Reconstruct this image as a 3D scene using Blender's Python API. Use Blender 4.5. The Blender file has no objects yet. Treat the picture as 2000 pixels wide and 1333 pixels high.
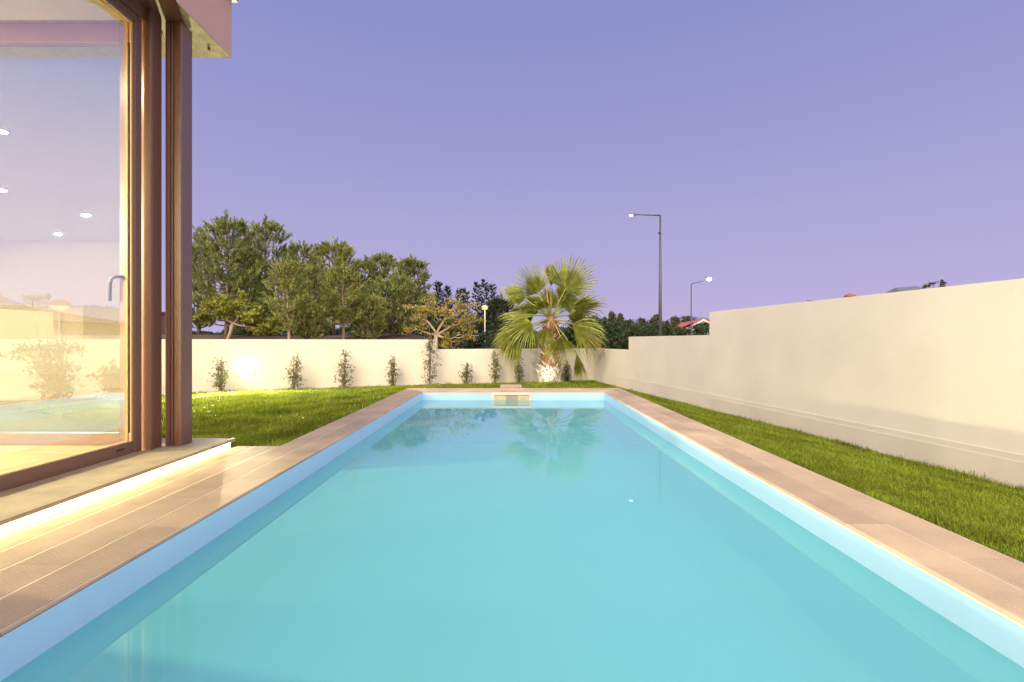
import bpy, math, random
import numpy as np
from mathutils import Vector, Matrix
C = bpy.context.scene.collection
rnd = random.Random(7)
rng = np.random.default_rng(11)
PI = math.pi

def lin(r, g, b):
    def f(c):
        c /= 255.0
        return c / 12.92 if c <= .04045 else ((c + .055) / 1.055) ** 2.4
    return (f(r), f(g), f(b))

# ------------------------------------------------------------------ camera
H = 0.84            # lens height above the deck (deck top is z = 0)
F = 920.0           # focal length in pixels of the 2000 px wide photograph
cam_d = bpy.data.cameras.new('camera'); cam = bpy.data.objects.new('camera', cam_d); C.objects.link(cam)
cam.location = (0, 0, H); cam.rotation_euler = (PI / 2, 0, 0)
cam_d.sensor_width = 36; cam_d.lens = F / 2000 * 36; cam_d.clip_start = .05; cam_d.clip_end = 3000
cam_d.shift_x = .001
bpy.context.scene.camera = cam

def P(px, py, d):
    return Vector(((px - 998) / F * d, d, H - (py - 667) / F * d))

# ------------------------------------------------------------------ world: dusk sky
w = bpy.data.worlds.new('World'); bpy.context.scene.world = w; w.use_nodes = True
nt = w.node_tree; nt.nodes.clear()
def N(t, **k):
    n = nt.nodes.new(t)
    for a, v in k.items(): setattr(n, a, v)
    return n
L = lambda a, b: nt.links.new(a, b)
out = N('ShaderNodeOutputWorld'); bg = N('ShaderNodeBackground'); L(bg.outputs[0], out.inputs[0])
tc = N('ShaderNodeTexCoord'); sep = N('ShaderNodeSeparateXYZ'); L(tc.outputs['Generated'], sep.inputs[0])
ramp = N('ShaderNodeValToRGB'); L(sep.outputs['Z'], ramp.inputs[0])
stops = [(0.0, lin(193, 181, 222)), (.10, lin(184, 175, 219)), (.25, lin(170, 166, 214)), (.42, lin(152, 153, 208)), (.60, lin(137, 143, 202))]
el = ramp.color_ramp.elements
el[0].position, el[0].color = stops[0][0], (*stops[0][1], 1)
el[1].position, el[1].color = stops[-1][0], (*stops[-1][1], 1)
for p_, c_ in stops[1:-1]:
    e = el.new(p_); e.color = (*c_, 1)
def mrange(src, a, b):
    m = N('ShaderNodeMapRange', interpolation_type='SMOOTHSTEP')
    m.inputs['From Min'].default_value = a; m.inputs['From Max'].default_value = b
    L(src, m.inputs['Value']); return m.outputs[0]
def scaled(col, fac):
    v = N('ShaderNodeVectorMath', operation='SCALE'); v.inputs[0].default_value = col
    L(fac, v.inputs['Scale']); return v.outputs[0]
def add(a, b):
    v = N('ShaderNodeVectorMath', operation='ADD'); L(a, v.inputs[0]); L(b, v.inputs[1]); return v.outputs[0]
up = scaled((1.05, .97, .86), mrange(sep.outputs['Z'], .62, 1.0))            # paler zenith
back = scaled((1.7, 1.35, .95), mrange(sep.outputs['Y'], -.15, -.85))      # afterglow behind the camera
dim = N('ShaderNodeVectorMath', operation='SCALE'); L(ramp.outputs[0], dim.inputs[0]); dim.inputs['Scale'].default_value = .83
total = add(add(dim.outputs[0], up), back)
L(total, bg.inputs[0]); bg.inputs[1].default_value = 1.0

# ------------------------------------------------------------------ afterglow as a very soft low sun
sd = bpy.data.lights.new('sun', 'SUN'); sun = bpy.data.objects.new('sun', sd); C.objects.link(sun)
sd.energy = 2.5; sd.angle = math.radians(28); sd.color = (1.0, .84, .62)
sun.rotation_euler = Vector((.36, .72, -.60)).to_track_quat('-Z', 'Y').to_euler()

sc = bpy.context.scene
sc.view_settings.view_transform = 'Standard'; sc.view_settings.look = 'None'
sc.view_settings.exposure = 0.28; sc.view_settings.gamma = 1.0
sc.cycles.use_denoising = True
sc.cycles.max_bounces = 10; sc.cycles.transparent_max_bounces = 24
sc.cycles.diffuse_bounces = 4; sc.cycles.glossy_bounces = 5
sc.cycles.caustics_reflective = False; sc.cycles.caustics_refractive = False
sc.cycles.sample_clamp_indirect = 4.0

# ------------------------------------------------------------------ materials
def principled(name):
    m = bpy.data.materials.new(name); m.use_nodes = True
    return m, m.node_tree, m.node_tree.nodes['Principled BSDF']
def mat(name, col, rough=.6, var=.12, scale=6.0, bump=0.0, bscale=40.0, metal=0.0, island=0.0, spec=.5, detail=4, transl=0.0):
    m, t, b = principled(name)
    b.inputs['Roughness'].default_value = rough; b.inputs['Metallic'].default_value = metal
    b.inputs['Specular IOR Level'].default_value = spec
    co = t.nodes.new('ShaderNodeTexCoord')
    nz = t.nodes.new('ShaderNodeTexNoise'); nz.inputs['Scale'].default_value = scale; nz.inputs['Detail'].default_value = detail
    t.links.new(co.outputs['Object'], nz.inputs['Vector'])
    cr = t.nodes.new('ShaderNodeValToRGB'); t.links.new(nz.outputs[0], cr.inputs[0])
    cr.color_ramp.elements[0].position = .3; cr.color_ramp.elements[1].position = .7
    cr.color_ramp.elements[0].color = (*[c * (1 - var) for c in col], 1)
    cr.color_ramp.elements[1].color = (*[c * (1 + var) for c in col], 1)
    src = cr.outputs[0]
    if island:
        g = t.nodes.new('ShaderNodeNewGeometry')
        hs = t.nodes.new('ShaderNodeHueSaturation')
        mr = t.nodes.new('ShaderNodeMapRange'); mr.inputs['To Min'].default_value = 1 - island; mr.inputs['To Max'].default_value = 1 + island
        t.links.new(g.outputs['Random Per Island'], mr.inputs['Value']); t.links.new(mr.outputs[0], hs.inputs['Value'])
        t.links.new(src, hs.inputs['Color']); src = hs.outputs[0]
    t.links.new(src, b.inputs['Base Color'])
    if bump:
        n2 = t.nodes.new('ShaderNodeTexNoise'); n2.inputs['Scale'].default_value = bscale; n2.inputs['Detail'].default_value = 6
        t.links.new(co.outputs['Object'], n2.inputs['Vector'])
        bp = t.nodes.new('ShaderNodeBump'); bp.inputs['Strength'].default_value = bump; bp.inputs['Distance'].default_value = .01
        t.links.new(n2.outputs[0], bp.inputs['Height']); t.links.new(bp.outputs[0], b.inputs['Normal'])
    if transl:
        o = t.nodes['Material Output']; tr = t.nodes.new('ShaderNodeBsdfTranslucent'); mx = t.nodes.new('ShaderNodeMixShader')
        mx.inputs[0].default_value = transl
        t.links.new(src, tr.inputs[0]); t.links.new(b.outputs[0], mx.inputs[1]); t.links.new(tr.outputs[0], mx.inputs[2]); t.links.new(mx.outputs[0], o.inputs[0])
    return m
def glow(name, col, s):
    m = bpy.data.materials.new(name); m.use_nodes = True; t = m.node_tree; t.nodes.clear()
    o = t.nodes.new('ShaderNodeOutputMaterial'); e = t.nodes.new('ShaderNodeEmission')
    e.inputs[0].default_value = (*col, 1); e.inputs[1].default_value = s; t.links.new(e.outputs[0], o.inputs[0])
    return m
def glassy(name, ior, tint, rough=0.0, base=0.0, bump=0.0, milk=None, milk_f=0.0, gcol=(1, 1, 1)):
    """thin transparent sheet that mirrors by Fresnel (glass panes, water surface)"""
    m = bpy.data.materials.new(name); m.use_nodes = True; t = m.node_tree; t.nodes.clear()
    o = t.nodes.new('ShaderNodeOutputMaterial'); mx = t.nodes.new('ShaderNodeMixShader')
    tr = t.nodes.new('ShaderNodeBsdfTransparent'); tr.inputs[0].default_value = (*tint, 1)
    gl = t.nodes.new('ShaderNodeBsdfGlossy'); gl.inputs['Roughness'].default_value = rough; gl.inputs[0].default_value = (*gcol, 1)
    fr = t.nodes.new('ShaderNodeFresnel'); fr.inputs[0].default_value = ior
    if bump:
        co = t.nodes.new('ShaderNodeTexCoord'); nz = t.nodes.new('ShaderNodeTexNoise'); nz.inputs['Scale'].default_value = 2.2; nz.inputs['Detail'].default_value = 2
        t.links.new(co.outputs['Object'], nz.inputs['Vector'])
        bp = t.nodes.new('ShaderNodeBump'); bp.inputs['Strength'].default_value = bump; bp.inputs['Distance'].default_value = .02
        t.links.new(nz.outputs[0], bp.inputs['Height']); t.links.new(bp.outputs[0], gl.inputs['Normal'])
    mr = t.nodes.new('ShaderNodeMapRange'); mr.inputs['To Min'].default_value = base
    t.links.new(fr.outputs[0], mr.inputs['Value'])
    body = tr.outputs[0]
    if milk:               # faintly cloudy water
        df = t.nodes.new('ShaderNodeBsdfDiffuse'); df.inputs[0].default_value = (*milk, 1)
        m2 = t.nodes.new('ShaderNodeMixShader'); m2.inputs[0].default_value = milk_f
        t.links.new(tr.outputs[0], m2.inputs[1]); t.links.new(df.outputs[0], m2.inputs[2]); body = m2.outputs[0]
    t.links.new(mr.outputs[0], mx.inputs[0]); t.links.new(body, mx.inputs[1]); t.links.new(gl.outputs[0], mx.inputs[2]); t.links.new(mx.outputs[0], o.inputs[0])
    return m

M = dict(
    plaster=mat('plaster', (.77, .72, .615), .85, .06, .9, .35, 60, detail=9),
    deck=mat('composite_deck', (.49, .375, .265), .62, .15, 3, .1, 300, island=.13, detail=8),
    deckbase=mat('deck_base_dark', (.12, .09, .07), .9),  # dark base under the boards, showing through the gaps
    liner=mat('pool_liner', (.50, .76, .97), .35, .03, .8),
    cream=mat('cream_plastic', (.80, .74, .60), .4, .03),
    flap=mat('skimmer_flap', (.42, .34, .22), .5),
    soil=mat('lawn_soil', (.10, .12, .035), .95, .3, 9, .5, 60),
    grass=mat('grass_blades', (.19, .24, .022), .55, .4, 2.2, island=.35, transl=.25, spec=.08),
    earth=mat('earth', (.10, .056, .034), .95, .35, .35, .5, 3),
    brown=mat('brown_metal', (.165, .075, .052), .30, .05, 3, metal=.0, spec=1.0),
    bead=mat('pale_bead', (.48, .33, .17), .4, .03),
    stone=mat('limestone', (.31, .25, .17), .55, .16, 7, .15, 60),
    concrete=mat('raw_concrete', (.48, .40, .25), .85, .25, 18, .8, 90),
    fascia=mat('fascia_render', (.61, .37, .33), .8, .03, 2, .1, 150),
    inwall=mat('interior_paint', (.82, .76, .60), .8, .02),
    wood=mat('interior_oak', (.34, .23, .11), .4, .15, 3),
    darkmetal=mat('lamp_post_metal', (.10, .10, .115), .45, .08, 3, metal=.3),
    palegal=mat('pale_galvanised', (.45, .43, .40), .5, .05),
    grey=mat('grey_plastic', (.19, .205, .235), .45),
    white=mat('white_paint', (.72, .72, .72), .6, .04),
    redtile=mat('red_roof_tile', (.38, .10, .08), .8, .15, 12),
    bluewall=mat('blue_paint', (.10, .16, .42), .7),
    slate=mat('dark_roof', (.13, .13, .15), .6, .1),
    terracotta=mat('terracotta', (.28, .09, .05), .7),
    black=mat('black_plastic', (.02, .02, .02), .5),
    bark=mat('pine_bark', (.21, .13, .09), .9, .3, 9, .6, 25),
    palebark=mat('pale_bark', (.42, .31, .21), .85, .2, 12, .4, 30),
    pine=mat('pine_needles', (.27, .32, .10), .6, .65, 2.2, island=.25, transl=.15, spec=.3, detail=3),
    pine2=mat('pine_needles_warm', (.33, .36, .10), .6, .55, 2.2, island=.25, transl=.15, spec=.3, detail=3),
    spruce=mat('spruce_needles', (.035, .055, .036), .7, .4, 1.2, island=.25, spec=.2),
    bush=mat('dark_bush_leaves', (.040, .068, .024), .65, .5, 1.4, island=.4, spec=.25),
    gum=mat('gum_leaves', (.085, .088, .048), .65, .4, 1.5, island=.3, spec=.25),
    gold=mat('golden_leaves', (.40, .335, .06), .6, .35, 2, island=.35, transl=.3),
    lime=mat('yellow_green_leaves', (.30, .32, .04), .6, .35, 2, island=.3, transl=.3),
    shrub=mat('shrub_leaves', (.17, .18, .06), .5, .3, 6, island=.4, transl=.2),
    frond=mat('palm_frond', (.37, .41, .085), .40, .3, 7, island=.3, transl=.35),
    fronddry=mat('palm_frond_dry', (.42, .29, .08), .55, .3, 6, island=.25, transl=.3),
    stalk=mat('palm_stalk', (.30, .30, .08), .5, .2, 8),
    boots=mat('palm_boots', (.30, .145, .07), .85, .35, 14, .4, 40, island=.3),
    husks=mat('palm_husks', (.56, .50, .42), .85, .2, 14, .3, 40, island=.25),
    glass=glassy('window_glass', 1.5, (.92, 1.0, .97), 0.0, .40, gcol=(.84, .98, 1.0)),
    glass2=glassy('window_glass_rear', 1.5, (.97, .98, .97), 0.0, .22),
    water=glassy('water_surface', 1.31, (.71, .95, .95), .004, 0.0, .010, (.205, .70, .70), .50),
    lensglass=glassy('lamp_lens', 1.5, (.9, .95, .97)),
    led=glow('led_strip', (1.0, .77, .29), 26.0),
    lampwarm=glow('lamp_warm', (1.0, .58, .17), 1.35),
    lampwhite=glow('lamp_white', (1.0, .98, .92), 14.0),
    lampyellow=glow('lamp_pale_yellow', (1.0, .95, .72), 3.0),
    down=glow('downlight_disc', (1.0, .82, .5), 14.0),
    sconce=glow('sconce_panel', (1.0, .80, .45), 5.0),
    wallglow=glow('wall_lamp_glass', (1.0, .86, .55), 22.0),
)

# ------------------------------------------------------------------ mesh helpers
class MB:
    def __init__(s): s.v = []; s.f = []
    def add(s, vs, fs):
        n = len(s.v); s.v += [tuple(v) for v in vs]; s.f += [tuple(i + n for i in f) for f in fs]; return s
    def box(s, x0, x1, y0, y1, z0, z1, bev=0.0):
        b = bev
        if not b:
            return s.add([(x0, y0, z0), (x1, y0, z0), (x1, y1, z0), (x0, y1, z0), (x0, y0, z1), (x1, y0, z1), (x1, y1, z1), (x0, y1, z1)],
                         [(3, 2, 1, 0), (4, 5, 6, 7), (0, 1, 5, 4), (1, 2, 6, 5), (2, 3, 7, 6), (3, 0, 4, 7)])
        # bevelled vertical edges and rims
        prof = [(x0 + b, y0), (x1 - b, y0), (x1, y0 + b), (x1, y1 - b), (x1 - b, y1), (x0 + b, y1), (x0, y1 - b), (x0, y0 + b)]
        cx, cy = (x0 + x1) / 2, (y0 + y1) / 2
        sx, sy = 1 - 2 * b / (x1 - x0), 1 - 2 * b / (y1 - y0)
        ins = [(cx + (x - cx) * sx, cy + (y - cy) * sy) for x, y in prof]
        rings = [[(x, y, z0) for x, y in ins], [(x, y, z0 + b) for x, y in prof], [(x, y, z1 - b) for x, y in prof], [(x, y, z1) for x, y in ins]]
        vs = [p for r in rings for p in r]; fs = []
        for k in range(3):
            for i in range(8):
                j = (i + 1) % 8; fs.append((k * 8 + i, k * 8 + j, k * 8 + 8 + j, k * 8 + 8 + i))
        fs.append(tuple(range(7, -1, -1))); fs.append(tuple(range(24, 32)))
        return s.add(vs, fs)
    def prism(s, poly, z0, z1):
        n = len(poly)
        vs = [(x, y, z0) for x, y in poly] + [(x, y, z1) for x, y in poly]
        fs = [(i, (i + 1) % n, n + (i + 1) % n, n + i) for i in range(n)]
        return s.add(vs, fs + [tuple(range(n - 1, -1, -1)), tuple(range(n, 2 * n))])
    def tube(s, pts, rad, n=8, cap=True):
        pts = [Vector(p) for p in pts]; k = len(pts)
        rad = [rad] * k if not hasattr(rad, '__len__') else list(rad)
        vs = []; ref = None
        for i, p in enumerate(pts):
            d = (pts[min(i + 1, k - 1)] - pts[max(i - 1, 0)])
            if d.length < 1e-9: d = Vector((0, 0, 1))
            d.normalize()
            if ref is None: ref = Vector((1, 0, 0)) if abs(d.x) < .8 else Vector((0, 1, 0))
            a = d.cross(ref).normalized(); ref = a.cross(d).normalized(); b = ref
            for j in range(n):
                t = 2 * PI * j / n; vs.append(p + (a * math.cos(t) + b * math.sin(t)) * rad[i])
        fs = [(i * n + j, i * n + (j + 1) % n, (i + 1) * n + (j + 1) % n, (i + 1) * n + j) for i in range(k - 1) for j in range(n)]
        if cap: fs += [tuple(range(n - 1, -1, -1)), tuple(range((k - 1) * n, k * n))]
        return s.add(vs, fs)
    def lathe(s, c, prof, n=24, axis='z'):
        c = Vector(c); vs = []; k = len(prof)
        for r, h in prof:
            for j in range(n):
                t = 2 * PI * j / n; a, b = r * math.cos(t), r * math.sin(t)
                vs.append(c + (Vector((a, b, h)) if axis == 'z' else Vector((h, a, b)) if axis == 'x' else Vector((a, h, b))))
        fs = [(i * n + j, i * n + (j + 1) % n, (i + 1) * n + (j + 1) % n, (i + 1) * n + j) for i in range(k - 1) for j in range(n)]
        fs += [tuple(range(n)), tuple(range((k - 1) * n, k * n))]
        return s.add(vs, fs)
    def tris(s, arr):      # (n,3,3) array
        n = len(s.v); a = np.asarray(arr).reshape(-1, 3)
        s.v += [tuple(x) for x in a.tolist()]; s.f += [(n + 3 * i, n + 3 * i + 1, n + 3 * i + 2) for i in range(len(a) // 3)]
        return s

def wpos(o):
    p = Vector((0, 0, 0))
    while o is not None: p += o.location; o = o.parent
    return p
def obj(name, mb, m, parent=None, smooth=False, loc=None):
    """one mesh object; geometry is given in world space"""
    me = bpy.data.meshes.new(name); o = bpy.data.objects.new(name, me); C.objects.link(o)
    off = np.array(wpos(parent)) if parent else np.array(loc if loc is not None else (0, 0, 0))
    if isinstance(mb, MB):
        v = np.array(mb.v, dtype=np.float64) - off
        me.from_pydata(v.tolist(), [], mb.f)
    else:                  # (n,3,3) numpy triangle soup
        v = (np.asarray(mb).reshape(-1, 3) - off).astype(np.float32); n = len(v)
        me.vertices.add(n); me.vertices.foreach_set('co', v.ravel())
        me.loops.add(n); me.loops.foreach_set('vertex_index', np.arange(n, dtype=np.int32))
        me.polygons.add(n // 3); me.polygons.foreach_set('loop_start', np.arange(0, n, 3, dtype=np.int32))
        me.update(calc_edges=True)
    me.materials.append(m); me.update()
    if smooth:
        me.polygons.foreach_set('use_smooth', [True] * len(me.polygons))
    if parent: o.parent = parent
    elif loc is not None: o.location = loc
    return o
def tag(o, label, cat, group=None):
    o['label'] = label; o['category'] = cat
    if group: o['group'] = group
    return o
def thing(name, label, cat, loc=(0, 0, 0), group=None):
    o = bpy.data.objects.new(name, None); C.objects.link(o); o.location = loc; o.empty_display_size = .2
    return tag(o, label, cat, group)
def struct(name, mb, m, **k):
    o = obj(name, mb, m, **k); o['kind'] = 'structure'; return o
def lamp(name, kind, loc, energy, col, parent=None, size=.1, aim=None, **k):
    d = bpy.data.lights.new(name, kind); o = bpy.data.objects.new(name, d); C.objects.link(o)
    d.energy = energy; d.color = col
    if kind in ('POINT', 'SPOT'): d.shadow_soft_size = size
    if kind == 'AREA': d.size = size
    for a, v in k.items(): setattr(d, a, v)
    p = Vector(loc)
    if parent: p -= wpos(parent); o.parent = parent
    o.location = p
    if aim is not None: o.rotation_euler = (Vector(aim) - Vector(loc)).to_track_quat('-Z', 'Y').to_euler()
    return o

# ------------------------------------------------------------------ terrain
def sst(a, b, x):
    t = np.clip((x - a) / (b - a), 0, 1); return t * t * (3 - 2 * t)
def ground_z(x, y):
    u = x / np.maximum(y, 1.0)
    rise = sst(.07, .2, -u) * sst(12, 30, y)
    far = sst(60, 400, np.hypot(x, y))
    return -1.5 + 2.72 * rise * (1 - .3 * far) + 1.2 * far
def gz(x, y): return float(ground_z(np.array(float(x)), np.array(float(y))))
ax = np.concatenate([-np.geomspace(1500, 40, 16), np.linspace(-36, 36, 37), np.geomspace(40, 1500, 16)])
ay = np.concatenate([-np.geomspace(1500, 12, 10), np.linspace(-8, 64, 55), np.geomspace(68, 1500, 16)])
gx, gy = np.meshgrid(ax, ay); gzz = ground_z(gx, gy) + rng.normal(0, .03, gx.shape)
nx, ny = len(ax), len(ay)
mb = MB(); mb.v = np.stack([gx.ravel(), gy.ravel(), gzz.ravel()], 1).tolist()
mb.f = [(j * nx + i, j * nx + i + 1, (j + 1) * nx + i + 1, (j + 1) * nx + i) for j in range(ny - 1) for i in range(nx - 1)]
struct('ground', mb, M['earth'], smooth=True)

# ------------------------------------------------------------------ pool
XL, XR, YN, YF = -1.47, 1.537, .5, 7.80
WZ = -.14; PB = -.74
pool = thing('swimming_pool', 'long rectangular pool with smooth light blue liner sunk in the ribbed deck', 'swimming pool', (0, 4.15, PB))
mb = MB(); r = .02; zt = -.0135
mb.add([(XL, YN, zt), (XR, YN, zt), (XR, YF, zt), (XL, YF, zt), (XL, YN, PB + .16), (XR, YN, PB + .16), (XR, YF, PB + .16), (XL, YF, PB + .16),
        (XL + .17, YN + .1, PB), (XR - .17, YN + .1, PB), (XR - .17, YF - .17, PB), (XL + .17, YF - .17, PB)],
       [(0, 1, 5, 4), (1, 2, 6, 5), (2, 3, 7, 6), (3, 0, 4, 7), (4, 5, 9, 8), (5, 6, 10, 9), (6, 7, 11, 10), (7, 4, 8, 11), (8, 9, 10, 11)])
obj('pool_shell', mb, M['liner'], pool)
t_ = .012
mb = MB()
mb.box(XR - .005, XR + .02, YN, YF - .0, -.0185, -.0125); mb.box(XL, XR - .006, YF - .005, YF + .02, -.0185, -.0125)
obj('coping_trim', mb, M['cream'], pool)
# skimmer on the far wall
sx0, sx1 = (960 - 998) / F * YF, (1038 - 998) / F * YF
mb = MB(); y0, y1 = YF - .022, YF - .001
z0, z1 = -.275, -.019; fr = .035
ox0, ox1, oz0, oz1 = sx0 + .045, sx1 - .035, -.235, -.052
mb.box(sx0, sx1, y0, y1, oz1, z1, .003); mb.box(sx0, sx1, y0, y1, z0, oz0, .003)
mb.box(sx0, ox0, y0, y1, oz0, oz1, .003); mb.box(ox1, sx1, y0, y1, oz0, oz1, .003)
sk = obj('skimmer', mb, M['cream'], pool)
tm = mat('skimmer_throat', (.66, .53, .33), .5)
for a_ in (ox0, ox1 - .19):
    obj('throat_panel', MB().box(a_, a_ + .19, y0 + .012, y1 + .001, oz0, oz1 - .012), tm, sk)
mb = MB(); mb.box(ox0 + .192, ox1 - .192, y0 + .016, y1 + .001, oz0, oz1 - .004)
obj('flap', mb, M['flap'], sk)
# pool lamp and inlet on the left wall
def wall_round(px, py, r_, name, child):
    d = -XL * F / (998 - px); z = H - (py - 667) / F * d
    mb = MB(); mb.lathe((XL, d, z), [(r_, 0), (r_, .012), (r_ * .94, .02), (r_ * .74, .022), (r_ * .70, .014), (r_ * .7, .002)], 32, 'x')
    o = obj(name, mb, M['white'], pool, smooth=False)
    mb = MB(); mb.lathe((XL + .008, d, z), [(r_ * .69, 0), (r_ * .6, .012), (r_ * .3, .018), (.002, .019)], 28, 'x')
    obj(child, mb, M['lensglass'] if child == 'lens' else M['white'], o, smooth=True)
wall_round(688, 930, .13, 'pool_lamp', 'lens')
wall_round(692, 889, .035, 'inlet_fitting', 'nozzle')
mb = MB(); mb.add([(XL, YN, WZ), (XR, YN, WZ), (XR, YF, WZ), (XL, YF, WZ)], [(0, 1, 2, 3)])
struct('pool_water', mb, M['water'])

# ------------------------------------------------------------------ deck (ribbed boards, real grooves)
def ribbed(mb, a0, a1, b0, b1, along, edge=None, cut0=0.0, cut1=0.0):
    """board spanning a0..a1 across its ribs and b0..b1 along them. cut0/cut1: mitre slope db/da at each end"""
    pts = [(a0, -.012), (a0, -.002), (a0 + .002, 0)]
    x = a0 + .010
    while x < a1 - .016:
        pts += [(x, 0), (x + .0010, -.004), (x + .0050, -.004), (x + .006, 0)]; x += .0124
    pts += [(a1 - .002, 0), (a1, -.002), (a1, -.012)]
    if edge is not None:   # rounded nose on the pool side
        s = edge
        nose = [(0, -.012), (0, -.008), (.002, -.004), (.006, -.001), (.011, 0)]
        if s < 0: pts = [(a0 + dx, z) for dx, z in nose] + [p for p in pts if p[0] > a0 + .012]
        else: pts = [p for p in pts if p[0] < a1 - .012] + [(a1 - dx, z) for dx, z in reversed(nose)]
    n = len(pts); vs = []
    for e, (b, c) in enumerate(((b0, cut0), (b1, cut1))):
        for a, z in pts:
            bb = b + c * (a - a0)
            vs.append((a, bb, z) if along == 'y' else (bb, a, z))
    fs = [(i, i + 1, n + i + 1, n + i) for i in range(n - 1)]
    if along == 'y': fs = [tuple(reversed(f)) for f in fs]
    fs += [tuple(range(n)), tuple(range(2 * n - 1, n - 1, -1))]
    mb.add(vs, fs)
mb = MB()
def row(a0, a1, b0, b1, off, along='y', edge=None, L_=.76, cut0=0, cut1=0):
    b = b0 + off - L_
    cuts = [b0]
    while b < b1 - .12:
        if b > b0 + .12: cuts.append(b)
        b += L_
    cuts.append(b1)
    for k in range(len(cuts) - 1):
        e0, e1 = cuts[k], cuts[k + 1] - (0 if k == len(cuts) - 2 else .003)
        ribbed(mb, a0, a1, e0, e1, along, edge, cut0 if k == 0 else 0, cut1 if k == len(cuts) - 2 else 0)
g = .005
YD = YF + .60
xa = [XR, XR + .2, XR + .405]; xb = [XL, XL - .185, XL - .385]; xc = [XL - .55, -2.195]
row(xa[0], xa[1] - g, .1, YF, .55, edge=-1, cut1=1.5); row(xa[1], xa[2], .1, YF + .3, .2, cut1=1.4)
row(xb[1] + g, xb[0], .1, YF + .2775, .5, edge=1, cut1=-1.5); row(xb[2] + g, xb[1], .1, YF + .2775 + .293 - .0, .15, cut1=-1.4)
row(xc[0] + g, xb[2], -4.0, 3.77, .35); row(xc[1] + .002, xc[0], -4.0, 3.77, .0)
# far boards run along x
row(YF, YF + .3 - g, XL, XR, .4, along='x', edge=-1, L_=.9, cut0=-.667, cut1=.667)
row(YF + .3, YD, XL - .2, XR + .2, .2, along='x', L_=.9, cut0=-.667, cut1=.667)
# near end
row(.1, .5, XL, XR, .3, along='x', edge=1)
row(-4.0, .095, XL - .38, 2.4, .3, along='x', L_=.9)
deck = struct('pool_deck', mb, M['deck'])
mb = MB()
mb.box(XR + .021, XR + .40, .5, YD - .01, -.4, -.0142); mb.box(XL - .38, XL - .021, .5, YD - .01, -.4, -.0142)
mb.box(XL - .02, XR + .02, YF + .021, YD - .01, -.4, -.0142); mb.box(-2.19, XL - .381, -4, 3.765, -.4, -.0142); mb.box(XL - .37, 2.4, -4, .499, -.4, -.0148)
struct('deck_substructure', mb, M['deckbase'])
mb = MB(); a, b = P(977, 755, 8.5), P(1019, 755, 8.5)
mb.box(a.x, b.x, 8.43, 8.72, -.02, .035, .006)
tag(obj('deck_hatch', mb, M['deck'], loc=(a.x, 8.43, -.02)), 'low flat brown hatch box in the grass behind the skimmer', 'hatch')

# ------------------------------------------------------------------ garden walls
K = 1.7                                              # the garden drops away behind the pool terrace
def WY(x): return 15.69 + .3575 * x                  # inner face of the back wall
def WX(y): return 3.23 + (14.62 - y) * .1533         # inner face of the side wall
XS = -2.35                                           # step in the back wall
cx_ = 2.92; cy_ = WY(cx_)
def lawn_z(x, y):
    x = np.asarray(x, float); y = np.asarray(y, float)
    a1 = np.hypot(np.maximum(np.maximum(-1.855 - x, x - 1.942), 0), np.maximum(y - 8.4, 0))
    a2 = np.hypot(np.maximum(x + 1.855, 0), np.maximum(y - 3.77, 0))
    a = np.minimum(a1, a2)
    b = np.minimum(np.abs(WY(x) - y) / 1.062, np.abs(WX(y) - x) / 1.0117)
    return -.03 - .565 * a / np.maximum(a + b, 1e-6)
def lz(x, y): return float(lawn_z(x, y))
def on_lawn(px, py):
    u, v = (px - 998) / F, (py - 667) / F
    ys_ = np.linspace(4, 17, 2600); k = np.argmax(H - v * ys_ < lawn_z(u * ys_, ys_)); y = ys_[k]
    return u * y, y, lz(u * y, y)
def wall_piece(mb, p, q, z1, th, z0=-1.6):
    d = Vector((q[0] - p[0], q[1] - p[1])); n = Vector((-d.y, d.x)).normalized() * th
    mb.prism([p, q, (q[0] + n.x, q[1] + n.y), (p[0] + n.x, p[1] + n.y)], z0, z1)
mb = MB()
wall_piece(mb, (-26, WY(-26)), (XS, WY(XS)), .888, .2, -2.2)
wall_piece(mb, (XS + .001, WY(XS)), (cx_ + .2, WY(cx_ + .2)), .58, .2, -2.2)
tag(obj('garden_wall', mb, M['plaster'], loc=(-2, WY(-2), -2.2)), 'pale plaster back wall with one step, behind the palm and the slim shrubs', 'wall')
mb = MB()
ys = [17.0, 13.57, 9.52, -9.0]; zs = [.58, .962, 1.427]
for k in range(3):
    wall_piece(mb, (WX(ys[k + 1]), ys[k + 1]), (WX(ys[k]), ys[k] - .001), zs[k], -.2, -2.2)
sw = tag(obj('garden_wall', mb, M['plaster'], loc=(4.5, 8, -2.2)), 'tall stepped cream plaster wall along the right side of the pool', 'wall')
shade_m = mat('wall_shadow_band', (.735, .68, .57), .85, .05, 1.3, .25, 180)  # greyer tint for the wall foot: cast shadow put into the colour
shade_m2 = mat('wall_shadow_deep', (.69, .63, .525), .85, .06, 1.6, .25, 180)  # darker tint again for the deeper shadow along the nearer stretch
mb = MB(); mb.prism([(WX(-8.9), -8.9), (WX(15.1), 15.1), (WX(15.1) - .006, 15.1), (WX(-8.9) - .006, -8.9)], -1.8, -.228); shade_o = obj('shadow_band', mb, shade_m, sw)  # thin raised strip added to carry the painted shadow
mb = MB(); mb.prism([(WX(-8.8) - .0061, -8.8), (WX(9.44) - .0061, 9.44), (WX(9.44) - .011, 9.44), (WX(-8.8) - .011, -8.8)], -1.79, -.296); obj('shadow_strip', mb, shade_m2, shade_o)

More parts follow.
